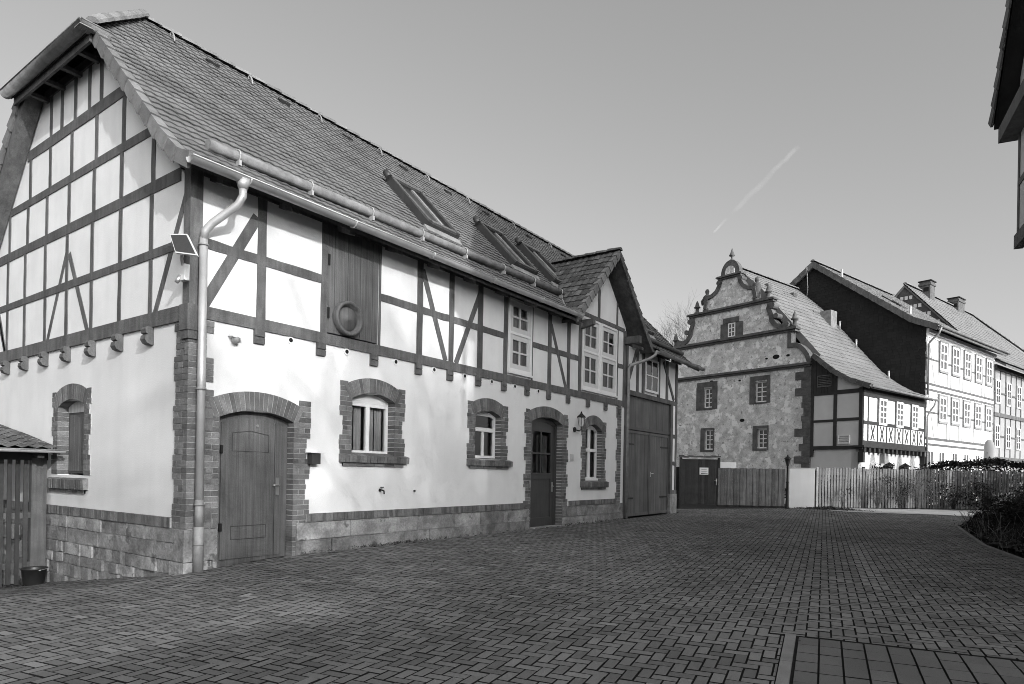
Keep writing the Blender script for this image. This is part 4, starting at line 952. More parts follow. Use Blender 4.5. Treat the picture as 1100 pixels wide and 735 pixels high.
RX=-3.02; fprof=[(3.15,9.25),(1.9,10.1),(RX,15.75)]
t = MB(); tile_roof(t,fprof,Y0-.15,Y1,.27,.38,mpS,lambda z,a:(Y0-.15,Y1-(z-9.25)*.80),cols=3,wave=.016); ro=t.build('roof',M['tile_pale'],fh_)
t = MB(); slab_roof(t,[(a,z-.08) for a,z in fprof],Y0-.1,Y1-5.4,mpS,.15); t.build('roof_boarding',M['beam'],ro)
t = MB(); slab_roof(t,[(2*RX-3.15,9.2),(RX,15.7)],Y0-.1,Y1-5.4,mpS,.2); t.build('roof_rear',M['tile_pale'],ro)
t = MB(); ridge_tiles(t,(RX,Y0,15.78),(RX,Y1-5.2,15.78),.15,.4); ridge_tiles(t,(3.15,Y1,9.3),(RX,Y1-5.2,15.8),.15,.45); t.build('ridge_tiles',M['verge'],ro)
G2=Face((0,Y0,0),(1,0,0),(0,-1,0))
b=MB(); G2.prism(b,[(2*RX-2.6,9.7),(2.2,9.7),(RX,15.55)],-.2,.0); n0=len(b.f)
z=10.5; r=0
while z<15.4:
    hw=(15.5-z-.3)/1.17; x=-int(hw/.3)*.3
    while x<hw-.12:
        if (int(round(x/.15))+r)%2==0: b.hexa([G2.p(RX+x,0,z),G2.p(RX+x+.2,0,z),G2.p(RX+x+.2,.03,z),G2.p(RX+x,.03,z),G2.p(RX+x,0,z+.26),G2.p(RX+x+.2,0,z+.26),G2.p(RX+x+.2,.02,z+.26),G2.p(RX+x,.02,z+.26)])
        x+=.3
    z+=.34; r+=1
gt=b.build('gable_top',M['slate_white'],fh_); gt.data.materials.append(M['plaster_side'])
for q in gt.data.polygons[n0:]: q.material_index=1
for x0,x1,y0,y1,z0,z1 in ((RX-.1,RX+.65,22.1,23.0,13.9,16.45),(RX-.3,RX+.45,28.6,30.0,14.9,16.4)):
    b=MB(); b.box(x0,x1,y0,y1,z0,z1); b.box(x0-.06,x1+.06,y0-.06,y1+.06,z1-.3,z1-.15); c=b.build('chimney',M['stone_dark'],ro)
    b=MB(); b.box(x0+.3,x0+.65,y0-.02,y0+.1,z1-.75,z1-.45); b.build('chimney_opening',M['black'],c)
    b=MB(); b.box(x0-.08,x1+.08,y0-.08,y1+.08,z1,z1+.07); b.build('chimney_cap',M['slate'],c)
# ------------------------------------------------------------------ house at the right edge, and its neighbour (shade the yard)
KX,KY,KR = 9.605,11.665,math.radians(9.77)
nh = thing('courtyard_house','jettied half-timbered house leaning over the yard with overhanging tiled gable roof','house',(KX,KY,0),KR)
NF = Face((0,0,0),(0,-1,0),(-1,0,0))      # courtyard gable; a = distance towards the photographer
W = 8.9; rz0=9.0; rs=1.22
rzf = lambda a: (rz0-.05)+rs*(a+.75) if a<W/2 else (rz0-.05)+rs*(W-a+.75)
b=MB(); NF.prism(b,[(0,6.40),(0,8.62),(0,9.6),(W/2,9.6+rs*W/2),(W,9.6),(W,6.40)],-.3,0.); b.build('gable_wall',M['plaster_side'],nh)
b=MB(); NF.box(b,.9,W-.35,-1.3,-1.0,-.4,6.3); b.build('lower_wall',M['plaster_side'],nh)
for nm,a0,a1,z0,z1,d in (('jetty_beam',-.06,W+.06,6.18,6.45,.05),('rail',0,W,7.40,7.52,.02),('jetty_beam',-.25,W+.25,8.45,8.75,.30),('rail',.6,W-.6,10.4,10.55,.02),('rail',1.5,W-1.5,11.9,12.05,.02)):
    b=MB(); NF.box(b,a0,a1,-.1,d,z0,z1); b.build(nm,M['beam'],nh)
for a in (.05,1.4,2.8,4.2,5.6,7.0,8.4,9.3):
    for z0,z1 in ((6.45,7.40),(7.52,8.45)): b=MB(); NF.box(b,a-.06,a+.06,-.1,.017,z0,z1); b.build('post',M['beam'],nh)
for a in (1.4,2.8,4.2,5.6,7.0,8.0): b=MB(); NF.box(b,a-.06,a+.06,-.1,.017,8.75,9.5+rs*(a if a<W/2 else W-a)); b.build('post',M['beam'],nh)
b=MB(); b.box(.02,10,-W+.02,-.02,6.2,6.42); b.build('upper_floor',M['beam_dark'],nh)
b=MB(); NF.bar(b,.2,9.0,1.35,10.38,.12,-.06,.012); b.build('brace',M['beam'],nh)
for y0_,y1_ in ((-.3,-.05),(-W,-W+.25)):
    b=MB(); b.box(.1,10,y0_,y1_,6.3,9.3); b.build('side_wall',M['plaster_side'],nh)
    b=MB(); b.box(1.12,10,y0_-.6 if y0_>-1 else y0_,y1_-.6 if y0_>-1 else y1_,-.4,6.3); b.build('lower_side_wall',M['plaster_side'],nh)
for s in (1,-1):
    pr=[(-W/2+s*(W/2+.66),rz0+.1),(-W/2,rz0+.1+rs*(W/2+.66))]
    mpN=lambda a,e,z:(e,a,z)
    t=MB(); tile_roof(t,pr,-.36,9.8,.24,.35,mpN,cols=4); r_=t.build('roof',M['tile_old'],nh)
    t=MB(); slab_roof(t,[(a,z-.05) for a,z in pr],-.30,9.7,mpN,.12); t.build('roof_boarding',M['beam_dark'],r_)
    t=MB(); verge(t,(-.37,pr[0][0],pr[0][1]),(-.37,pr[1][0],pr[1][1]),(-1,0,0),.26,.35,.1); t.build('verge_tiles',M['tile_old'],r_)
# neighbour further along the lane, outside the picture
nb = thing('lane_house','plain rendered tall house with steep tiled roof standing along the lane, beyond the right edge','house',(12.0,12.5,0),KR)
b=MB(); b.box(0,9,0,7.8,-.4,10.8); b.build('wall',M['plaster_side'],nb)
for s in (1,-1):
    pr=[(4.5+s*5.0,10.5),(4.5,18.0)]; t=MB(); tile_roof(t,pr,-.3,8.1,.3,.4,lambda a,e,z:(a,e,z),cols=3); r_=t.build('roof',M['tile_old'],nb)
    t=MB(); slab_roof(t,[(a,z-.05) for a,z in pr],-.2,8.0,lambda a,e,z:(a,e,z),.12); t.build('roof_boarding',M['beam_dark'],r_)
b=MB(); b.add([(0,.05,10.7),(9,.05,10.7),(4.5,.05,17.6)],[(0,1,2)]); b.add([(0,7.75,10.7),(9,7.75,10.7),(4.5,7.75,17.6)],[(0,1,2)]); b.build('gable_wall',M['plaster_side'],nb)
for y in (1.2,3.6,6.0): 
    for z in (1.2,4.2,6.8): b=MB(); b.box(-.03,.05,y,y+1,z,z+1.4); b.build('window',M['glassd'],nb)
# unseen house added behind the viewpoint to block sky light on the gable
rh = thing('sky_blocker_house','long dark-tiled house added unseen behind the viewpoint to keep sky light off the gable','house',(-16,-27,0),math.radians(4))
b=MB(); b.box(0,24,0,9,-1.6,7.5); b.build('wall',M['plaster_side'],rh)
for s in (1,-1):
    pr=[(4.5+s*5.0,7.2),(4.5,13.0)]; t=MB(); tile_roof(t,pr,-.3,24.3,.4,.5,lambda a,e,z:(e,a,z),cols=3); r_=t.build('roof',M['tile_old'],rh)
    t=MB(); slab_roof(t,[(a,z-.05) for a,z in pr],-.2,24.2,lambda a,e,z:(e,a,z),.12); t.build('roof_boarding',M['beam_dark'],r_)
for x in range(2,24,4):
    for z in (1.2,4.4): b=MB(); b.box(x,x+1.1,8.95,9.03,z,z+1.6); b.build('window',M['glassd'],rh)
# low stable behind the photographer whose roof shades the yard
sb = thing('low_stable','low rendered stable with a shallow tiled roof behind the viewpoint','stable',(16.0,-16,0),0)
b=MB(); b.box(0,6,0,17.5,-.4,4.0); b.build('wall',M['plaster_side'],sb)
for s in (1,-1):
    pr=[(3+s*3.4,3.9),(3,5.6)]; t=MB(); tile_roof(t,pr,-.3,17.8,.3,.4,lambda a,e,z:(a,e,z),cols=3); r_=t.build('roof',M['tile_old'],sb)
    t=MB(); slab_roof(t,[(a,z-.05) for a,z in pr],-.2,17.7,lambda a,e,z:(a,e,z),.12); t.build('roof_boarding',M['beam_dark'],r_)
for y in (3,9): b=MB(); b.box(-.03,.05,y,y+1.2,0,2.1); b.build('door',M['garage'],sb)
GATE=((-1.91,23.85),(-.55,24.80)); PANEL=((-.53,24.75),(2.03,26.16)); WPAN=((-.68,25.5),(-.05,25.9)); LAMP=(2.36,25.17); PIL=((2.20,26.28),(3.17,26.74)); PICK=((3.13,27.30),(12.02,35.26)); STEL=(9.65,41.15); BPOST=(-1.26,21.6); HEAP=(3.9,26.0)
TREE1=(-14.5,52.2,0); TREE2=(-14.6,60.0,0)
CONA=(-988.9,2967.2,1128.9); CONB=(-675.4,3190.3,1531.6)
SKYR,SKYG,SKYB=.4,.4,.45; SKYFILL=(1.18,4.3); SKYP=.75
SKYS=.15; SUNE=2.5; EXPO=0.3
DENO=True
# ================================================================== ground
tc_ = lambda lst: sorted(set(round(v,3) for v in lst))
xs = tc_([-400,-200,-100,-60,-40,-25,-16,-12]+list(np.arange(-10,14.01,.3))+[18,24,32,45,70,110,200,400])
ys = tc_([-400,-200,-100,-50,-25,-14,-9]+list(np.arange(-7,40.01,.3))+[46,55,70,100,150,250,400])
b = MB(); b.v = [(x,y,gz(x,y)-.020) for y in ys for x in xs]; nx=len(xs)
b.f = [[j*nx+i,j*nx+i+1,(j+1)*nx+i+1,(j+1)*nx+i] for j in range(len(ys)-1) for i in range(nx-1)]; b.sm=[True]*len(b.f)
tag(b.build('ground',M['joint']),kind='structure')
# outer land: a second sheet well past the yard
b = MB(); 
def sheet(x0,x1,y0,y1,dz): b.quad((x0,y0,gz((x0+x1)/2,(y0+y1)/2)+dz),(x1,y0,gz((x0+x1)/2,(y0+y1)/2)+dz),(x1,y1,gz((x0+x1)/2,(y0+y1)/2)+dz),(x0,y1,gz((x0+x1)/2,(y0+y1)/2)+dz))
for q in ((14,400,-400,400),(-400,14,41,400),(-400,14,-400,-9)): sheet(*q,.02)
b.quad((-400,-9,-1.38),(-10.3,-9,-1.38),(-10.3,41,-.9),(-400,41,-.9)) 
tag(b.build('meadow',M['earth']),kind='structure')
# herringbone paving of 10 x 20 cm blocks, laid along the courtyard house
WA = math.radians(9.77); wx,wy_ = -math.sin(WA),math.cos(WA); ux,uy = wy_,-wx      # w: along, u: to the right
CXY = (8.956,-4.751); fwx,fwy=-.5798,.81476; rtx,rty=.81476,.5798
slab0 = (7.70,1.37)       # corner of the slab field
def loc_s(x,y): dx,dy=x-slab0[0],y-slab0[1]; return dx*ux+dy*uy, dx*wx+dy*wy_
bed = [(8.62,17.9),(9.15,12.2),(9.66,9.6),(10.3,8.2),(13,8),(13,30),(9.6,29),(9.0,22)]
def inpoly(x,y,P):
    c=False;j=len(P)-1
    for i in range(len(P)):
        (xi,yi),(xj,yj)=P[i],P[j]
        if (yi>y)!=(yj>y) and x<(xj-xi)*(y-yi)/(yj-yi)+xi: c=not c
        j=i
    return c
P0=slab0; s0a=P0[0]*ux+P0[1]*uy; s0b=P0[0]*wx+P0[1]*wy_
U=.1; g=.0046; ch=.003; random.seed(77)
pv={'a':([],[]),'b':([],[])}
def paver(which,a0,a1,b0,b1,dz=0.):
    if which!='s' and a1>s0a-.088 and b0<s0b+.004:
        if (b0+b1)/2>s0b or a0>s0a-.1: b0=max(b0,s0b+.004)
        else: a1=min(a1,s0a-.088)
    if a1-a0<.02 or b1-b0<.02: return
    V,Fc=pv[which]; n=len(V); q=random.gauss(0,.0013); t1=random.gauss(0,.0016); t2=random.gauss(0,.0016)
    gg=.0026 if which=='s' else g
    for (e,zz) in ((gg,-.024),(gg+ch,0.)):
        for (a,b_) in ((a0+e,b0+e),(a1-e,b0+e),(a1-e,b1-e),(a0+e,b1-e)):
            x=a*ux+b_*wx; y=a*uy+b_*wy_; V.append((x,y,gz(x,y)+zz+q+dz+(t1*(a-a0)/U+t2*(b_-b0)/U)*.5))
    Fc+= [[n+4,n+5,n+6,n+7]]+[[n+i,n+(i+1)%4,n+4+(i+1)%4,n+4+i] for i in range(4)]
def ok(x,y):
    if x<.06 and -.05<y<18.6: return False
    dx,dy=x-CXY[0],y-CXY[1]; d=dx*fwx+dy*fwy; l=dx*rtx+dy*rty
    if d<1.2 or d>36 or abs(l)>d*.86+2.2: return False
    if x<-8 or y>30.5-.25*(x-2.5): return False
    if inpoly(x,y,bed): return False
    return True
def pale(x,y):   # a double row of lighter blocks along an old trench
    t=(y-4.6)/(9.9-4.6); return 0<t<1 and abs(x-(8.0-.92*t))<.13
ang0=WA
for r in range(-120,420):
    for m in range(-45,60):
        for (c0,wd,hg) in ((r+4*m,2,1),(r+4*m+3,1,2)):
            ca,cb=(c0+wd/2)*U,(r+hg/2)*U; x=ca*ux+cb*wx; y=ca*uy+cb*wy_
            if not (-9<x<11.5 and -7<y<34): continue
            if ok(x,y): paver('b' if pale(x,y) or random.random()<.012+.03*(x<3.5 and y<4) else 'a',c0*U,(c0+wd)*U,r*U,(r+hg)*U)
def pbuild(name,k,m):
    V,Fc=pv[k]; me=bpy.data.meshes.new(name); me.from_pydata(V,[],Fc); me.materials.append(m); me.materials.append(M['joint']); me.polygons.foreach_set('material_index',[0 if i%5==0 else 1 for i in range(len(Fc))]); me.update(); o=link(name,me); return tag(o,kind='structure')
pbuild('paving',"a",M['paver']); pbuild('trench_paving','b',M['paver_pale'])
b = MB(); cw,cl=.168,.235
pv['s']=([],[])
for i in range(0,16):
    for j in range(0,26):
        a0=s0a+.02+i*cw; b1=s0b-.02-j*cl; paver('s',a0,a0+cw-.004,b1-cl,b1)
pbuild('slab_paving','s',M['slab'])
b = MB()
for k in range(8):
    P=[]
    for zz in (-.05,.012):
        for (a,c) in ((s0a-.085,s0b-.0-k*.8-.79),(s0a-.0,s0b-k*.8-.79),(s0a-.0,s0b-k*.8),(s0a-.085,s0b-k*.8)):
            x=a*ux+c*wx; y=a*uy+c*wy_; P.append((x,y,gz(x,y)+zz))
    b.hexa(P)
tag(b.build('kerb_strip',M['kerb']),kind='structure')
# planted bed at the right with low edging
b = MB(); top=[]; K=[]
import itertools
N_=len(bed)
gx=list(np.arange(8.4,13.01,.2)); gy=list(np.arange(8,30.1,.25)); idx={}
for y in gy:
    for x in gx:
        if inpoly(x,y,bed): idx[(round(x,2),round(y,2))]=len(b.v); b.v.append((x,y,gz(x,y)+.03+.10*min(1,max(0,(x-8.9)))*.8+random.uniform(0,.05)))
for y in gy[:-1]:
    for x in gx[:-1]:
        k=[(round(x,2),round(y,2)),(round(x+.2,2),round(y,2)),(round(x+.2,2),round(y+.25,2)),(round(x,2),round(y+.25,2))]
        if all(q in idx for q in k): b.f.append([idx[q] for q in k]); b.sm.append(True)
tag(b.build('soil_bed',M['soil']),kind='structure')
b = MB(); E=[(8.75,20.5),(8.62,17.9),(9.15,12.2),(9.66,9.6),(10.3,8.2)]
for (p,q) in zip(E[:-1],E[1:]):
    n=max(1,int(math.dist(p,q)/.5))
    for i in range(n):
        A=(p[0]+(q[0]-p[0])*i/n,p[1]+(q[1]-p[1])*i/n);B_=(p[0]+(q[0]-p[0])*(i+.97)/n,p[1]+(q[1]-p[1])*(i+.97)/n)
        dx,dy=B_[0]-A[0],B_[1]-A[1];L=math.hypot(dx,dy);nx_,ny_=-dy/L*.04,dx/L*.04
        P=[];
        for zz in (-.05,.045): P+= [(A[0]-nx_,A[1]-ny_,gz(*A)+zz),(B_[0]-nx_,B_[1]-ny_,gz(*B_)+zz),(B_[0]+nx_,B_[1]+ny_,gz(*B_)+zz),(A[0]+nx_,A[1]+ny_,gz(*A)+zz)]
        b.hexa(P)
tag(b.build('kerb',M['kerb']),kind='structure')
# ================================================================== small things on and by the barn
t = thing('solar_lamp','solar-powered security lamp with tilted panel on the barn corner post','lamp',(.02,-.03,4.1))
b = MB(); b.box(-.07,.07,-.10,-.03,-.02,.20); b.build('lamp_housing',M['white'],t)
b = MB(); b.tube([(.0,-.08,.18),(.06,-.14,.26),(.10,-.13,.42)],.022,8); b.tube([(-.05,-.09,.05),(-.06,-.14,-.05)],.03,8); b.build('arm',M['steel'],t)
qa=[Vector((-.36,-.10,4.79)),Vector((.10,-.10,4.70)),Vector((.66,-.25,4.26)),Vector((.10,-.25,4.40))]; qo=Vector((.02,-.03,4.1))
e1=(qa[1]-qa[0]).normalized(); nn=(qa[1]-qa[0]).cross(qa[3]-qa[0]).normalized()
def P(a,c_,h):
    u=(a+.25)/.5; v=.5-c_/.34
    return (qa[0]*(1-u)+qa[1]*u)*(1-v)+(qa[3]*(1-u)+qa[2]*u)*v-qo+nn*h
pn=MB(); pn.hexa([P(-.25,-.17,-.015),P(.25,-.17,-.015),P(.25,.17,-.015),P(-.25,.17,-.015),P(-.25,-.17,.015),P(.25,-.17,.015),P(.25,.17,.015),P(-.25,.17,.015)]); po=pn.build('solar_panel',M['white'],t)
pn=MB(); pn.quad(P(-.23,-.15,.018),P(.23,-.15,.018),P(.23,.15,.018),P(-.23,.15,.018)); pn.quad(P(-.23,-.15,-.018),P(-.23,.15,-.018),P(.23,.15,-.018),P(.23,-.15,-.018)); pn.build('panel_cells',M['doordark'],po)
t = thing('wall_lantern','black carriage lantern on a wall bracket between the dark door and narrow arched window','lantern',(0,10.74,2.72))
b = MB(); b.tube([(0,0,0),(.03,0,0)],.07,10); b.tube([(.03,0,0),(.16,0,-.04),(.22,0,.0),(.22,0,.08)],.018,8); b.build('bracket',M['iron'],t)
b = MB(); b.lathe((.22,0,.08),[(.05,0),(.07,.02),(.11,.24),(.115,.25)],6,False); b.build('lantern_glass',M['curtain'],t)
b = MB(); b.lathe((.22,0,.325),[(.14,0),(.13,.02),(.06,.08),(.05,.10),(.02,.12),(.03,.15),(0,.17)],6,False)
for k in range(6):
    q=2*math.pi*k/6; b.tube([(.22+.07*math.cos(q),.07*math.sin(q),.1),(.22+.113*math.cos(q),.113*math.sin(q),.33)],.007,4)
b.build('lantern_cap',M['iron'],t)
t = thing('letter_box','small dark box with a thin roof board, right of the stable door','box',(0,2.08,1.59))
b = MB(); b.box(.015,.14,-.085,.085,0,.18); b.build('box_body',M['doordark'],t)
b = MB(); b.box(.01,.17,-.13,.15,.182,.195); b.build('roof_board',M['white'],t)
t = thing('water_tap','small brass water tap on the white barn wall under its first window','tap',(0,3.62,1.14))
b = MB(); b.tube([(0,0,0),(.07,0,0),(.11,0,-.01),(.12,0,-.07)],.014,8); b.tube([(0,-.0,0),(.012,0,0)],.03,10); b.build('spout',M['iron'],t)
b = MB(); b.tube([(.06,0,.0),(.06,0,.05)],.008,6); b.tube([(.06,-.045,.055),(.06,.045,.055)],.009,6); b.build('tap_handle',M['iron'],t)
t = thing('wall_sensor','small white motion lamp with dark dome under the sill beam by the downpipe','lamp',(0,.66,3.42))
b = MB(); b.box(0,.06,-.06,.06,0,.10); b.hexa([(0,-.09,.02),(.13,-.09,.0),(.13,.09,.0),(0,.09,.02),(0,-.09,.05),(.13,-.09,.02),(.13,.09,.02),(0,.09,.05)]); b.build('lamp_housing',M['white'],t)
b = MB(); b.lathe((.075,0,-.09),[(0,0),(.045,.02),(.06,.06),(.06,.1)],12); b.build('lamp_dome',M['zinc_dull'],t)
b = MB(); FA.box(b,10.55,10.72,0.0,.018,1.86,2.04); FA.box(b,10.58,10.69,.018,.03,1.90,1.99); tag(b.build('door_bell',M['steel']),'small square doorbell plate right of the dark glazed door','doorbell')
# stub of a bolt on the wall
b = MB(); b.tube([(0,4.52,1.115),(.035,4.52,1.115)],.016,8); tag(b.build('wall_bolt',M['iron']),'tiny dark bolt in the plaster right of the water tap','bolt')
# ================================================================== shed at the left edge
sx=-4.62
t = thing('slatted_shed','lean-to shed of dark vertical slats under a clay tile roof, against the barn gable','shed',(sx,-.08,gz(sx,-.1)))
zs=lambda z:z-gz(sx,-.1)
b = MB(); b.box(-.10,.02,-.25,-.02,-.05,zs(1.62)); b.build('corner_post',M['wood_grey'],t)
for y in (-2.6,): b=MB(); b.box(-.10,.02,y-.1,y+.1,-.05,zs(1.62)); b.build('corner_post',M['wood_grey'],t)
for k in range(19):
    y=-.33-.118*k; b=MB(); b.box(-.005,.02,y-.030-.006*random.random(),y+.030,.02+random.uniform(-.03,.03),zs(1.58)); b.build('slat',M['wood_dark'],t)
for z in (.35,1.22): b=MB(); b.box(-.06,-.006,-2.6,-.25,z-.05,z+.05); b.build('rail',M['wood_grey'],t)
b=MB(); b.box(-.12,.0,-2.7,0,zs(1.58),zs(1.72)); b.build('wall_plate',M['beam_dark'],t)
b=MB(); 
for y in (-.25,-1.1,-1.95): b.hexa([(-3.4,y-.05,zs(2.25)),(.42,y-.05,zs(1.62)),(.42,y+.05,zs(1.62)),(-3.4,y+.05,zs(2.25)),(-3.4,y-.05,zs(2.35)),(.42,y-.05,zs(1.72)),(.42,y+.05,zs(1.72)),(-3.4,y+.05,zs(2.35))])
b.build('rafter',M['beam_dark'],t)
random.seed(13); b=MB(); tile_roof(b,[(.50,zs(1.76)),(-3.4,zs(2.42))],-2.9,.03,.20,.33,lambda a,e,z:(a,e,z),wave=.04,lift=.035); b.build('tile_roof',M['tile_old'],t)
b=MB(); slab_roof(b,[(.45,zs(1.74)),(-3.4,zs(2.38))],-2.8,.0,lambda a,e,z:(a,e,z),.02); b.build('roof_boarding',M['beam_dark'],t)
b=MB(); gutter(b,(.56,.06,zs(1.76)),(.56,-2.9,zs(1.76)),.055); b.build('gutter',M['zinc'],t)
b=MB(); b.box(-3.4,-3.3,-2.7,-2.6,-.2,zs(2.3)); b.box(-3.4,-3.3,-.2,-.1,-.2,zs(2.3)); b.build('rear_post',M['wood_grey'],t)
bx,by=-4.33,-.36
gw = thing('garden_wall','low pale rendered garden wall behind the slatted shed at the left edge','wall',(-9.6,-3.2,gz(-9.6,-3.2)))
b=MB(); b.box(-.15,.15,-3.4,2.9,-.4,1.55); b.build('wall_body',M['plaster'],gw)
b=MB(); b.box(-.2,.2,-3.45,2.95,1.552,1.63); b.build('wall_coping',M['kerb'],gw)
t = thing('bucket','black plastic bucket on the paving beside the slatted shed post','bucket',(bx,by,gz(bx,by)))
b=MB(); b.lathe((0,0,0),[(.001,0),(.135,.0),(.15,.02),(.185,.27),(.20,.275),(.20,.30),(.188,.30),(.178,.275),(.14,.02),(.001,.015)],22); b.build('bucket_body',M['plastic'],t)
b=MB(); b.tube([(.205*math.cos(q),.205*math.sin(q),.27+.02*math.sin(q*1)) for q in [math.pi*k/14 for k in range(15)]],.006,6); b.build('handle',M['steel'],t)
# ================================================================== gate, fences, lamp, pillar
def along(A,B): 
    d=Vector((B[0]-A[0],B[1]-A[1],0)); L=d.length; d.normalize(); return math.atan2(d.y,d.x),L
A,B_=GATE; rz,L=along(A,B_); z0=gz(*A)
t = thing('yard_gate','tall dark board gate with a weathered cap beside the barn end','gate',(A[0],A[1],z0),rz)
for i in range(11): b=MB(); b.box(L*i/11+.003,L*(i+1)/11-.003,-.03,.0+.006*(i%2),.07,2.12); b.build('board',M['wood_dark'],t)
for x_ in (-.08,L): b=MB(); b.box(x_,x_+.085,-.06,.08,0,2.2); b.build('gate_post',M['wood_dark'],t)
b=MB(); random.seed(2)
for i in range(9): b.box(-.1+(L+.2)*i/9,-.1+(L+.2)*(i+1)/9-.01,-.12,.12,2.20+random.uniform(-.02,.02),2.27+random.uniform(-.02,.03))
b.build('gate_cap',M['wood_grey'],t)
b=MB(); b.box(L-.10,L-.05,-.06,-.03,.95,1.25); b.tube([(L-.075,-.05,1.15),(L-.075,-.1,1.15),(L-.18,-.1,1.15)],.014,6); b.build('lever_handle',M['steel'],t)
g_ = thing('gate_sign','small white notice with dark lines of lettering fixed to the dark gate','sign',(A[0],A[1],z0),rz)
b=MB(); b.box(L*.50-.02,L*.50+.38,-.055,-.035,1.42,1.74); b.build('sign_board',M['sign'],g_)
b=MB()
for (x0,x1,z) in ((.06,.30,1.64),(.04,.33,1.57),(.08,.28,1.535)): b.box(L*.5+x0,L*.5+x1,-.059,-.0555,z,z+.014)
for k in range(6): b.box(L*.5+.05+k*.05,L*.5+.05+k*.05+.035,-.059,-.0555,1.455,1.495)
b.build('lettering',M['ink'],g_)
A,B_=PANEL; rz,L=along(A,B_); z0=gz(*A)
t = thing('board_fence','mottled brown close-board fence between dark gate and white pillar','fence',(A[0],A[1],z0),rz)
random.seed(4); n=21
for i in range(n): b=MB(); b.box(L*i/n+.004,L*(i+1)/n-.004,-.025-.018*(i%2),.0+random.uniform(0,.008),.06,1.74+random.uniform(-.012,.012)); b.build('board',M['wood_brown'],t)
for x in (.0,L*.5,L-.06): b=MB(); b.box(x-.05,x+.05,.01,.12,0,1.70); b.build('post',M['wood_dark'],t)
b=MB(); b.box(0,L,-.1,.1,-.1,.055); b.build('fence_base',M['soil'],t)
A,B_=WPAN; rz,L=along(A,B_); z0=gz(*A)
b=MB(); b.box(0,L,0,.35,0,2.02); q=b.build('rough_wall',M['plaster']); q.location=(A[0],A[1],z0); q.rotation_euler=(0,0,rz); tag(q,'stub of rough white wall showing above the board fence by the gate','wall')
lx,ly=LAMP
t = thing('street_lamp','slim black old-style lamp post in front of the board fence','lamp post',(lx,ly,gz(lx,ly)))
b=MB(); b.lathe((0,0,0),[(.10,0),(.10,.06),(.07,.1),(.065,.35),(.05,.4),(.045,1.1),(.055,1.12),(.055,1.16),(.04,1.18),(.036,1.85),(.06,1.88),(.06,1.92)],10); b.build('post',M['iron'],t)
b=MB(); b.lathe((0,0,1.92),[(.06,0),(.07,.02),(.12,.22),(.12,.23)],6,False); b.build('lantern_glass',M['beam_dark'],t)
b=MB(); b.lathe((0,0,2.15),[(.17,0),(.15,.03),(.07,.10),(.03,.13),(.03,.17),(0,.21)],6,False); b.build('lantern_cap',M['iron'],t)
A,B_=PIL; rz,L=along(A,B_); z0=gz(*A)
t = thing('white_pillar','broad white rendered gate pillar left of the picket fence','pillar',(A[0],A[1],z0),rz)
b=MB(); b.box(0,L,0,.5,-.05,1.77); b.build('pillar_body',M['plaster'],t)
b=MB(); b.box(-.02,L+.02,-.02,.52,1.772,1.80); b.build('pillar_cap',M['plaster_side'],t)
A,B_=PICK; rz,L=along(A,B_); z0=gz(*A)
t = thing('picket_fence','long silvered wooden picket fence in front of the timber houses','fence',(A[0],A[1],z0),rz)
random.seed(6); n=int(L/.14)
for i in range(n):
    b=MB(); x=L*i/n; h=1.83+random.uniform(-.03,.03); k=random.uniform(-.01,.01); b.hexa([(x,-.012,.03),(x+.098,-.012,.03),(x+.098,.012,.03),(x,.012,.03),(x+k,-.012,h),(x+.098+k,-.012,h),(x+.098+k,.012,h),(x+k,.012,h)]); b.build('picket',M['wood_pale'],t)
for z in (.35,1.45): b=MB(); b.box(0,L,.014,.07,z-.045,z+.045); b.build('rail',M['wood_grey'],t)
for i in range(6): b=MB(); x=L*i/5; b.box(x-.05,x+.05,.072,.17,-.05,1.7); b.build('post',M['wood_grey'],t)
hd = thing('clipped_hedge','dense dark clipped hedge running behind the right half of the picket fence','hedge',fp_(4.0,-1.1) if False else (PICK[0][0],PICK[0][1],gz(*PICK[0])),rz)
b=MB(); random.seed(61)
for _ in range(7500):
    x=random.uniform(3.6,12.2); hh=.55*sst(5.5,8.,x); yy=random.choice((random.uniform(.75,1.0),random.uniform(.75,1.7))); zz=random.uniform(.05,1.72+hh+.1*math.sin(x*2.1)) if random.random()<.7 else 1.65+hh+.1*math.sin(x*2.1)+random.uniform(-.1,.15)
    p=Vector((x,yy,zz)); a=Vector((random.gauss(0,1),random.gauss(0,1),random.gauss(0,.8))).normalized(); c=a.cross(Vector((random.gauss(0,1),random.gauss(0,1),random.gauss(0,1)))).normalized(); s_=random.uniform(.05,.1); b.add([p-a*s_,p+c*s_*.5,p+a*s_,p-c*s_*.5],[(0,1,2,3)])
b.build('foliage',M['leaf'],hd)
b=MB()
for i in range(34): x=3.7+i*.195; b.tube([(x,1.2,-.05),(x+random.uniform(-.1,.1),1.2+random.uniform(-.2,.2),.8),(x+random.uniform(-.2,.2),1.2+random.uniform(-.3,.3),1.6)],[.02,.014,.006],4)
b.build('stems',M['twig_dark'],hd)
px,py=STEL
b=MB(); b.lathe((0,0,0),[(.26,-.1),(.26,3.2),(.25,3.4),(.2,3.62),(.12,3.74),(0,3.78)],16,sy=.6); q=b.build('rounded_column',M['panel_grey']); q.location=(px,py,.1); tag(q,'pale round-topped column standing beyond the picket fence by the white house','column')
b=MB(); b.box(-.14,.14,-.1,.1,0,1.75)
for z in (.35,.75,.95,1.3): b.box(-.16,.16,-.12,.12,z,z+.05)
q=b.build('gate_pier',M['iron']); q.location=(BPOST[0],BPOST[1],gz(*BPOST)-.02); tag(q,'black slender pier with ledges at the far corner of the barn','pier')
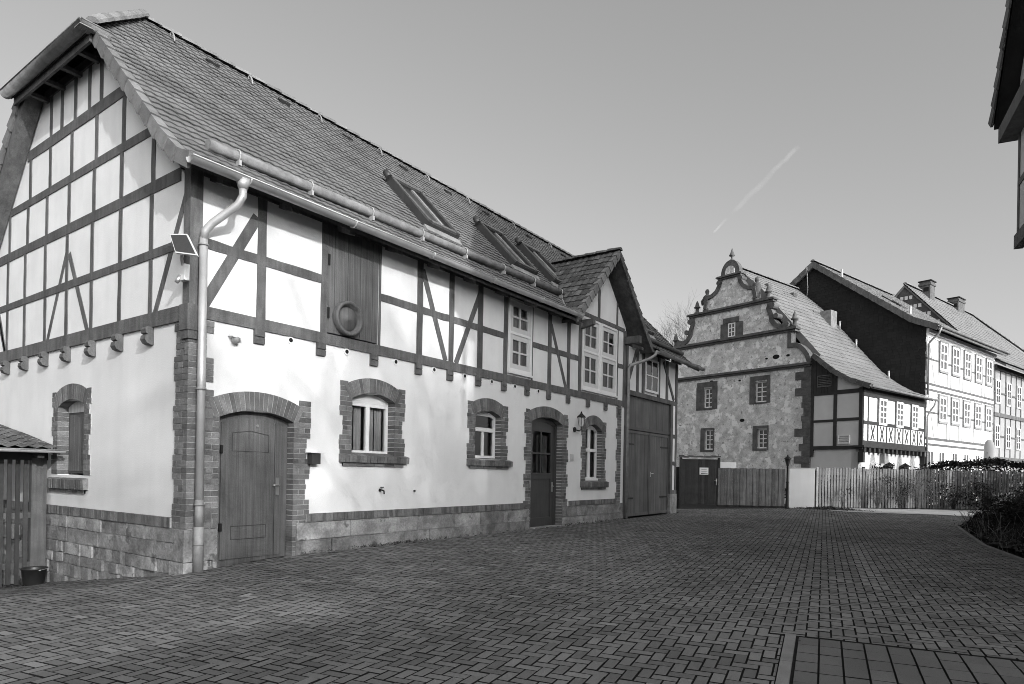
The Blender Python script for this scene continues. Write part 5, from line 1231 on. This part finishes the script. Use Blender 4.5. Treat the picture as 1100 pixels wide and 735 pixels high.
# pale path strip before the picket fence, sunlit brightness put into its colour
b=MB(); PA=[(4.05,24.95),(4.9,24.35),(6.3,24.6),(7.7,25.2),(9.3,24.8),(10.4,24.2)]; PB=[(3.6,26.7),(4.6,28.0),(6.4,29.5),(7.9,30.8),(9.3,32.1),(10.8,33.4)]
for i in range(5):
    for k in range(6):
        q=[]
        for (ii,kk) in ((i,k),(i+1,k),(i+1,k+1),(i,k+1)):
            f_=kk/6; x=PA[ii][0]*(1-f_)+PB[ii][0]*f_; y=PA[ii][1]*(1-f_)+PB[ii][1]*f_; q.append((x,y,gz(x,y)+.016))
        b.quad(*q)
tag(b.build('sun_pale_path',M['sun_ground']),kind='structure')
for lab,yy in (('left black hooded lantern on the low wall under the timber bay',3.02),('right black hooded lantern on the low wall under the timber bay',4.98)):
    X_=HX-.18; t = thing('hooded_lantern',lab,'lantern',H2W(X_,yy,2.0),QR,'lanterns under the bay')
    b=MB(); b.tube([(0,0,.1),(.12,0,.16),(.2,0,.12)],.03,6); b.build('bracket',M['iron'],t)
    b=MB(); b.lathe((.22,0,-.12),[(.09,0),(.12,.04),(.15,.26),(.15,.28)],8,False); b.build('lantern_body',M['iron'],t)
    b=MB(); b.lathe((.22,0,.17),[(.30,0),(.27,.04),(.06,.18),(0,.22)],8,False); b.build('lantern_hood',M['iron'],t)
# drain grate
t = thing('drain_grate','small rectangular iron drain grate set in the block paving','drain',(8.12,9.3,gz(8.1,9.3)),WA)
b=MB(); b.box(-.25,.25,-.2,-.17,.0,.02); b.box(-.25,.25,.17,.2,.0,.02); b.box(-.25,-.22,-.17,.17,.0,.019); b.box(.22,.25,-.17,.17,0,.019); b.build('grate_frame',M['kerb'],t)
b=MB()
for k in range(9): b.box(-.205+.048*k,-.18+.048*k,-.17,.17,.0,.016)
b.build('grate_bars',M['iron'],t)
b=MB(); b.box(-.22,.22,-.17,.17,-.004,.004); b.build('grate_pit',M['black'],t)
# ================================================================== plants
def leaves(mb,c,r,n,size,flat=1.,clump=0.):
    cl=[Vector((random.gauss(0,.5),random.gauss(0,.5),random.gauss(0,.45))) for _ in range(max(3,int(n/60)))] if clump else None
    for _ in range(n):
        if cl: v=random.choice(cl)+Vector((random.gauss(0,.2),random.gauss(0,.2),random.gauss(0,.2)))
        else:
            v=Vector((random.gauss(0,1),random.gauss(0,1),random.gauss(0,1))).normalized()*random.uniform(.35,1)**.5
        p=Vector((c[0]+v.x*r[0],c[1]+v.y*r[1],c[2]+v.z*r[2]))
        if p.z<.01: p.z=random.uniform(.01,.12)
        a=Vector((random.gauss(0,1),random.gauss(0,1),random.gauss(0,.7))).normalized(); b_=a.cross(Vector((random.gauss(0,1),random.gauss(0,1),random.gauss(0,1)))).normalized(); s=size*random.uniform(.6,1.3)
        mb.add([p-a*s,p+b_*s*.45,p+a*s,p-b_*s*.45],[(0,1,2,3)])
def twigs(mb,n,h,spread,r=.006,seg=4,branch=2):
    for _ in range(n):
        q=random.uniform(0,6.28); lean=random.uniform(.1,1)*spread; L=h*random.uniform(.6,1.05); pts=[]
        for i in range(seg+1):
            k=i/seg; pts.append(Vector((math.cos(q)*lean*k**1.3+random.gauss(0,.03),math.sin(q)*lean*k**1.3+random.gauss(0,.03),L*k)))
        mb.tube(pts,[r*(1-.6*i/seg) for i in range(seg+1)],3,False)
        for _b in range(branch):
            i=random.randint(1,seg-1); p=pts[i]; d=(pts[i+1]-pts[i]).normalized()+Vector((random.gauss(0,.5),random.gauss(0,.5),random.uniform(0,.4))); l=L*random.uniform(.15,.35); mb.tube([p,p+d*l*.5,p+d*l+Vector((0,0,l*.15))],[r*.6,r*.5,r*.3],3,False)
def shrub(name,label,loc,h,sp,nt,nl,leaf='leaf',tw='twig',size=.05,grp='shrubs along the picket fence',cz=.55,rad=None):
    t=thing(name,label,'shrub',loc,random.uniform(0,6),grp)
    b=MB(); twigs(b,nt,h,sp); b.build('twigs',M[tw],t)
    if nl: b=MB(); leaves(b,(0,0,h*cz),rad or (sp,sp,h*.45),nl,size,clump=1); b.build('foliage',M[leaf],t)
random.seed(19)
def fp_(s,off): A,B_=PICK; rz,L=along(A,B_); d=Vector((math.cos(rz),math.sin(rz))); n=Vector((d.y,-d.x)); x=A[0]+d.x*s+n.x*off; y=A[1]+d.y*s+n.y*off; return (x,y,gz(x,y)-.02)
shrub('bare_shrub','thin bare shrub by the white pillar end of the picket fence',fp_(1.0,.45),1.0,.45,22,25,'leaf_mid')
shrub('bare_shrub','pale wispy shrub with bright leaves, tallest sunlit one at the picket fence',fp_(2.65,.5),1.45,.75,60,200,'leaf_mid','twig',.04)
shrub('bare_shrub','leafy spreading shrub between wispy shrub and the fence middle',fp_(3.7,.5),1.35,.7,40,180,'leaf','twig_dark',.045)
shrub('leafy_shrub','broad bushy shrub rising above the pickets below the bay corner',fp_(4.6,.5),1.95,.8,70,380,'leaf_mid','twig',.045)
shrub('leafy_shrub','dark dense shrub at the shaded end of the picket fence',fp_(6.4,.5),1.2,.9,60,300,'leaf','twig_dark',.05)
shrub('leafy_shrub','dark low shrub farthest right against the picket fence',fp_(8.0,.55),1.5,.9,60,350,'leaf','twig_dark',.05)
shrub('garden_pot','squat dark pot-bound shrub at the foot of the sunlit pickets',fp_(2.0,.4),.42,.22,16,120,'leaf','twig_dark',.04) if False else None
G2_='bushes behind the picket fence'
for s,off,h,lab in ((.9,-1.0,1.5,'low dark bush behind the left end of the picket fence'),(2.4,-1.1,1.55,'low dark bush behind the pickets below the bay corner post'),(3.8,-1.3,1.6,'low dark bush behind the middle of the picket fence'),(6.6,-1.6,1.9,'hedge bush behind the fence below the round-topped column'),(8.3,-1.4,2.0,'taller hedge bush behind the fence right of the column'),(9.9,-1.5,2.15,'hedge bush behind the fence at the right picture edge'),(5.2,-1.9,2.05,'sparse bush behind the fence below the white house')):
    shrub('hedge_bush',lab,fp_(s,off),h,.9,50,1500,'leaf','twig_dark',.07,G2_,.6,(1.0,.8,h*.42))
for x,y,h,sp,lab,nl in ((9.75,13.6,.95,.38,'upright dark evergreen bush at the right picture edge in the bed',900),(9.45,15.6,.8,.5,'low dark evergreen bush behind the upright one in the bed',800),(9.3,17.6,.6,.45,'small spreading bush at the tip of the planted bed',400),(10.1,20.5,1.05,.5,'tall dark bush near the far end of the planted bed',1000),(10.5,24.5,1.25,.6,'farthest dark bush of the planted bed',1100)):
    shrub('evergreen_bush',lab,(x,y,gz(x,y)+.03),h,sp,30,nl,'leaf','twig_dark',.045,'bushes in the planted bed',.55,(sp,sp,h*.45))
for k,(x,y) in enumerate(((12.7,29.4),(12.9,31.0),(13.1,32.6),(13.3,34.3),(13.5,36.0))):  # unseen conifers added to shade the right end of the picket fence
    t=thing('conifer','dense dark conifer added beyond the right picture edge to shade the fence','tree',(x,y,.1),k,'added shade conifers'); b=MB(); b.tube([(0,0,0),(0,0,3),(0,0,5.4)],[.14,.09,.02],6); b.build('trunk',M['twig_dark'],t)
    b=MB()
    for i in range(26): z=.5+i*.19; r=1.05*(1-(z/5.7)**1.6)+.1; leaves(b,(0,0,z),(r,r,.25),110,.13)
    b.build('crown',M['leaf'],t)
for k,(x,y,h,lab) in enumerate(((30,4.6,33,'tall broad dense spruce behind the courtyard house'),(31.5,9.0,35,'tallest dense spruce behind the courtyard house'),(29.5,13,31,'shorter dense spruce behind the lane house'))):
    t=thing('spruce',lab,'tree',(x,y,0),k,'spruces behind the houses'); b=MB(); b.tube([(0,0,0),(0,0,h*.6),(0,0,h-.4)],[.4,.25,.04],8); b.build('trunk',M['twig_dark'],t)
    b=MB()
    for i in range(44): z=3+i*(h-3.2)/44; r=3.6*(1-((z-3)/(h-2.6))**3.2)+.15; leaves(b,(0,0,z),(r,r,.55),210,.55)
    b.build('crown',M['leaf'],t)
random.seed(23)
b=MB()
for _ in range(3600):
    x=random.uniform(8.6,10.6);y=random.uniform(8.4,22)
    if inpoly(x,y,bed): 
        z=gz(x,y)+.08+random.uniform(0,.22)*min(1,(x-8.5)*1.2); leaves(b,(x,y,z),(.05,.05,.04),1,.045)
for _ in range(240):
    x=random.uniform(8.8,10.4);y=random.uniform(9,19)
    if inpoly(x,y,bed): 
        z=gz(x,y)+.05; q=random.uniform(0,6.28); b.tube([(x,y,z),(x+.08*math.cos(q),y+.08*math.sin(q),z+.25),(x+.2*math.cos(q),y+.2*math.sin(q),z+.45)],.004,3,False)
st_=MB()
for _ in range(230):
    x=random.uniform(8.75,10.6);y=random.uniform(9,21)
    if inpoly(x,y,bed):
        z=gz(x,y)+.05; q=random.uniform(0,6.28); h_=random.uniform(.25,.75); st_.tube([(x,y,z),(x+.10*math.cos(q),y+.10*math.sin(q),z+h_*.6),(x+.26*math.cos(q),y+.26*math.sin(q),z+h_)],.0045,3,False)
tag(st_.build('dry_stalks',M['wood_pale']),'pale dry stalks sticking up from the kerbed bed','dry stalks',kind='stuff')
tag(b.build('ground_cover',M['leaf']),'tangle of dark creeping ground cover and stalks in the kerbed bed','ground cover',kind='stuff')
b=MB()
for _ in range(1600):
    q=random.uniform(0,6.28); r=abs(random.gauss(0,.5)); x=HEAP[0]+math.cos(q)*r*1.5; y=HEAP[1]+math.sin(q)*r*.7; leaves(b,(x,y,gz(x,y)+max(0.02,.13-.12*r)*random.random()),(.02,.02,.01),1,.05)
tag(b.build('leaf_litter',M['litter']),'low heap of fallen leaves in front of the white pillar','fallen leaves',kind='stuff')
b=MB()
for _ in range(420):
    x=random.uniform(1.5,8.8);y=random.uniform(.5,24)
    leaves(b,(x,y,gz(x,y)+.006),(.0,.0,.001),1,random.choice((.012,.02,.03)))
for _ in range(260):
    y=random.choice([random.gauss(3.9,.5),random.uniform(1.8,8.5),random.uniform(10.2,13.7)]); x=.05+abs(random.gauss(0,.04)); q=random.uniform(0,6.28)
    if y>1.8: b.tube([(x,y,gz(x,y)),(x+.03*math.cos(q),y+.04*math.sin(q),gz(x,y)+random.uniform(.02,.06))],.003,3,False); leaves(b,(x,y,gz(x,y)+.025),(.03,.03,.02),1,.022)
tag(b.build('stray_leaves',M['litter']),'scattered stray leaves and tiny weeds on the block paving','leaves and weeds',kind='stuff')
# bare trees
def tree(label,loc,h,r0,seed,depth=6,grp=None,spread=.55,m='twig_dark'):
    rnd=random.Random(seed); t=thing('bare_tree',label,'tree',loc,0,grp); tr=MB(); cr=MB()
    def grow(p,d,L,r,lv):
        n=3; pts=[p]; rs=[r]
        for i in range(n):
            d=(d+Vector((rnd.gauss(0,.12),rnd.gauss(0,.12),rnd.gauss(0.04,.07)))).normalized(); p=p+d*(L/n); pts.append(p); rs.append(r*(1-.32*(i+1)/n))
        (tr if lv<2 else cr).tube(pts,rs,6 if lv<2 else (4 if lv<4 else 3),False)
        if lv>=depth: return
        k=3 if lv<5 else 4
        for j in range(k):
            q=rnd.uniform(0,6.28); s_=Vector((math.cos(q),math.sin(q),0)); s_=(s_-d*s_.dot(d)).normalized()
            nd=(d*(.95 if j else 1.3)+s_*rnd.uniform(.35,spread*1.7)+Vector((0,0,.12))).normalized(); st=pts[-1] if j<2 else pts[rnd.choice((1,2))]
            grow(st,nd,L*rnd.uniform(.62,.82),r*rnd.uniform(.5,.66),lv+1)
    grow(Vector((0,0,-.1)),Vector((0,0,1)),h*.30,r0,0)
    tr.build('trunk',M[m],t); cr.build('crown',M[m],t)
tree('bare winter tree just showing above the barn roof beside the stone gable',TREE1,18.5,.22,3,7,m='twig')
tree('slender bare winter tree left of the stone gable, lower than its neighbour',TREE2,18,.22,8,7,m='twig')
SUNV=Vector((-1,.31,-.365)).normalized()
tree('bushy-crowned bare tree beyond the low stable behind the viewpoint',(34,-4.4,0),17.5,.45,17,7,'bare trees behind the viewpoint',.6)
tree('another bushy-crowned bare tree, farther beyond the low stable',(40,-3.6,0),20,.5,29,7,'bare trees behind the viewpoint',.6)
tree('large bare tree far behind the viewpoint',(46,-11.5,0),19.5,.55,12,6,'bare trees behind the viewpoint',m='twig_dark')
tree('second bare tree far behind the viewpoint, farther left',(50,-20,0),20,.55,22,6,'bare trees behind the viewpoint')
# ================================================================== sky, sun, contrail, camera
b=MB(); pA=Vector(CONA);pB=Vector(CONB); n=40; pts=[];rs=[]
for i in range(n+1):
    k=i/n; pts.append(pA+(pB-pA)*k+Vector((random.gauss(0,2),random.gauss(0,2),random.gauss(0,2)))); rs.append((8+17*k)*(1-.0*k)*(.55+.45*math.sin(math.pi*min(1,k*1.15+.08))))
b.tube(pts,rs,10,False)
m=bpy.data.materials.new('contrail_vapour'); m.use_nodes=True; N=m.node_tree.nodes; L_=m.node_tree.links; N.remove(N['Principled BSDF'])
d=N.new('ShaderNodeBsdfDiffuse'); d.inputs[0].default_value=(.9,.9,.9,1); tl=N.new('ShaderNodeBsdfTranslucent'); tl.inputs[0].default_value=(.9,.9,.9,1); tr_=N.new('ShaderNodeBsdfTransparent'); a1=N.new('ShaderNodeMixShader'); a2=N.new('ShaderNodeMixShader')
tc=N.new('ShaderNodeTexCoord'); nz=N.new('ShaderNodeTexNoise'); nz.inputs['Scale'].default_value=.006; nz.inputs['Detail'].default_value=6; lw=N.new('ShaderNodeLayerWeight'); lw.inputs[0].default_value=.5
L_.new(tc.outputs['Object'],nz.inputs['Vector']); mr=N.new('ShaderNodeMapRange'); mr.inputs[1].default_value=.35; mr.inputs[2].default_value=.75; mr.inputs[3].default_value=.0; mr.inputs[4].default_value=.12; L_.new(nz.outputs['Fac'],mr.inputs[0])
iv=N.new('ShaderNodeMath'); iv.operation='SUBTRACT'; iv.inputs[0].default_value=1; L_.new(lw.outputs['Facing'],iv.inputs[1]); mu=N.new('ShaderNodeMath'); mu.operation='MULTIPLY'; L_.new(iv.outputs[0],mu.inputs[0]); L_.new(mr.outputs[0],mu.inputs[1])
L_.new(d.outputs[0],a1.inputs[1]); L_.new(tl.outputs[0],a1.inputs[2]); L_.new(mu.outputs[0],a2.inputs[0]); L_.new(tr_.outputs[0],a2.inputs[1]); L_.new(a1.outputs[0],a2.inputs[2]); L_.new(a2.outputs[0],N['Material Output'].inputs[0])
tag(b.build('contrail',m),'thin white aircraft contrail slanting across the clear sky','contrail')
world=bpy.data.worlds.new('World'); sc.world=world; world.use_nodes=True; N=world.node_tree.nodes; L_=world.node_tree.links
bg=N['Background']; sky=N.new('ShaderNodeTexSky'); sky.sky_type='NISHITA'; sky.sun_disc=False
elev=math.asin(-SUNV.z); az=math.atan2(-SUNV.x,-SUNV.y)
sky.sun_elevation=elev; sky.sun_rotation=az; sky.air_density=1.0; sky.dust_density=1.6; sky.ozone_density=1.0; sky.altitude=200
bw=N.new('ShaderNodeSeparateColor'); L_.new(sky.outputs[0],bw.inputs[0])
mixv=N.new('ShaderNodeMath'); mixv.operation='MULTIPLY'; L_.new(bw.outputs[0],mixv.inputs[0]); mixv.inputs[1].default_value=SKYR
m2=N.new('ShaderNodeMath'); m2.operation='MULTIPLY_ADD'; L_.new(bw.outputs[1],m2.inputs[0]); m2.inputs[1].default_value=SKYG; L_.new(mixv.outputs[0],m2.inputs[2])
m3=N.new('ShaderNodeMath'); m3.operation='MULTIPLY_ADD'; L_.new(bw.outputs[2],m3.inputs[0]); m3.inputs[1].default_value=SKYB; L_.new(m2.outputs[0],m3.inputs[2])
geo=N.new('ShaderNodeTexCoord'); dt=N.new('ShaderNodeVectorMath'); dt.operation='DOT_PRODUCT'; L_.new(geo.outputs['Generated'],dt.inputs[0]); dt.inputs[1].default_value=tuple(-SUNV)
lobe=N.new('ShaderNodeMapRange'); lobe.interpolation_type='SMOOTHSTEP'; lobe.inputs[1].default_value=.1; lobe.inputs[2].default_value=1.; lobe.inputs[3].default_value=SKYFILL[0]; lobe.inputs[4].default_value=SKYFILL[1]; L_.new(dt.outputs['Value'],lobe.inputs[0])   # sky gain raised towards the sun, an added fill for shaded walls
m4=N.new('ShaderNodeMath'); m4.operation='MULTIPLY'; pw=N.new('ShaderNodeMath'); pw.operation='POWER'; L_.new(m3.outputs[0],pw.inputs[0]); pw.inputs[1].default_value=SKYP; L_.new(pw.outputs[0],m4.inputs[0]); L_.new(lobe.outputs[0],m4.inputs[1]); m3=m4
cc=N.new('ShaderNodeCombineColor'); [L_.new(m3.outputs[0],cc.inputs[i]) for i in range(3)]; L_.new(cc.outputs[0],bg.inputs[0]); bg.inputs[1].default_value=SKYS
ld=bpy.data.lights.new('sun','SUN'); ld.energy=SUNE; ld.angle=math.radians(.53); lo=bpy.data.objects.new('sun',ld); COL.objects.link(lo); lo.rotation_euler=SUNV.to_track_quat('-Z','Y').to_euler(); lo.location=(60,-16,22)
cam=bpy.data.cameras.new('camera'); co=bpy.data.objects.new('camera',cam); COL.objects.link(co); sc.camera=co
cam.sensor_fit='HORIZONTAL'; cam.sensor_width=36; cam.lens=697/1100*36; cam.shift_y=(508.2-367.5)/1100; cam.clip_end=20000; cam.clip_start=.05
fw=Vector((fwx,fwy,0)); rt=Vector((rtx,rty,0)); up=Vector((0,0,1)); ro_=math.radians(1.0)
Rv=rt*math.cos(ro_)+up*math.sin(ro_); Uv=up*math.cos(ro_)-rt*math.sin(ro_)
co.matrix_world=Matrix(((Rv.x,Uv.x,-fw.x,CXY[0]),(Rv.y,Uv.y,-fw.y,CXY[1]),(Rv.z,Uv.z,-fw.z,1.5),(0,0,0,1)))
sc.view_settings.view_transform='Standard'; sc.view_settings.look='None'; sc.view_settings.exposure=EXPO; sc.view_settings.gamma=1; sc.view_settings.use_curve_mapping=False
sc.cycles.max_bounces=6; sc.cycles.transparent_max_bounces=16; sc.cycles.caustics_reflective=False; sc.cycles.caustics_refractive=False
sc.render.film_transparent=False
sc.cycles.filter_width=.95; sc.cycles.use_denoising=DENO; sc.cycles.denoising_prefilter='NONE'; sc.cycles.use_adaptive_sampling=False; sc.cycles.sample_clamp_indirect=4
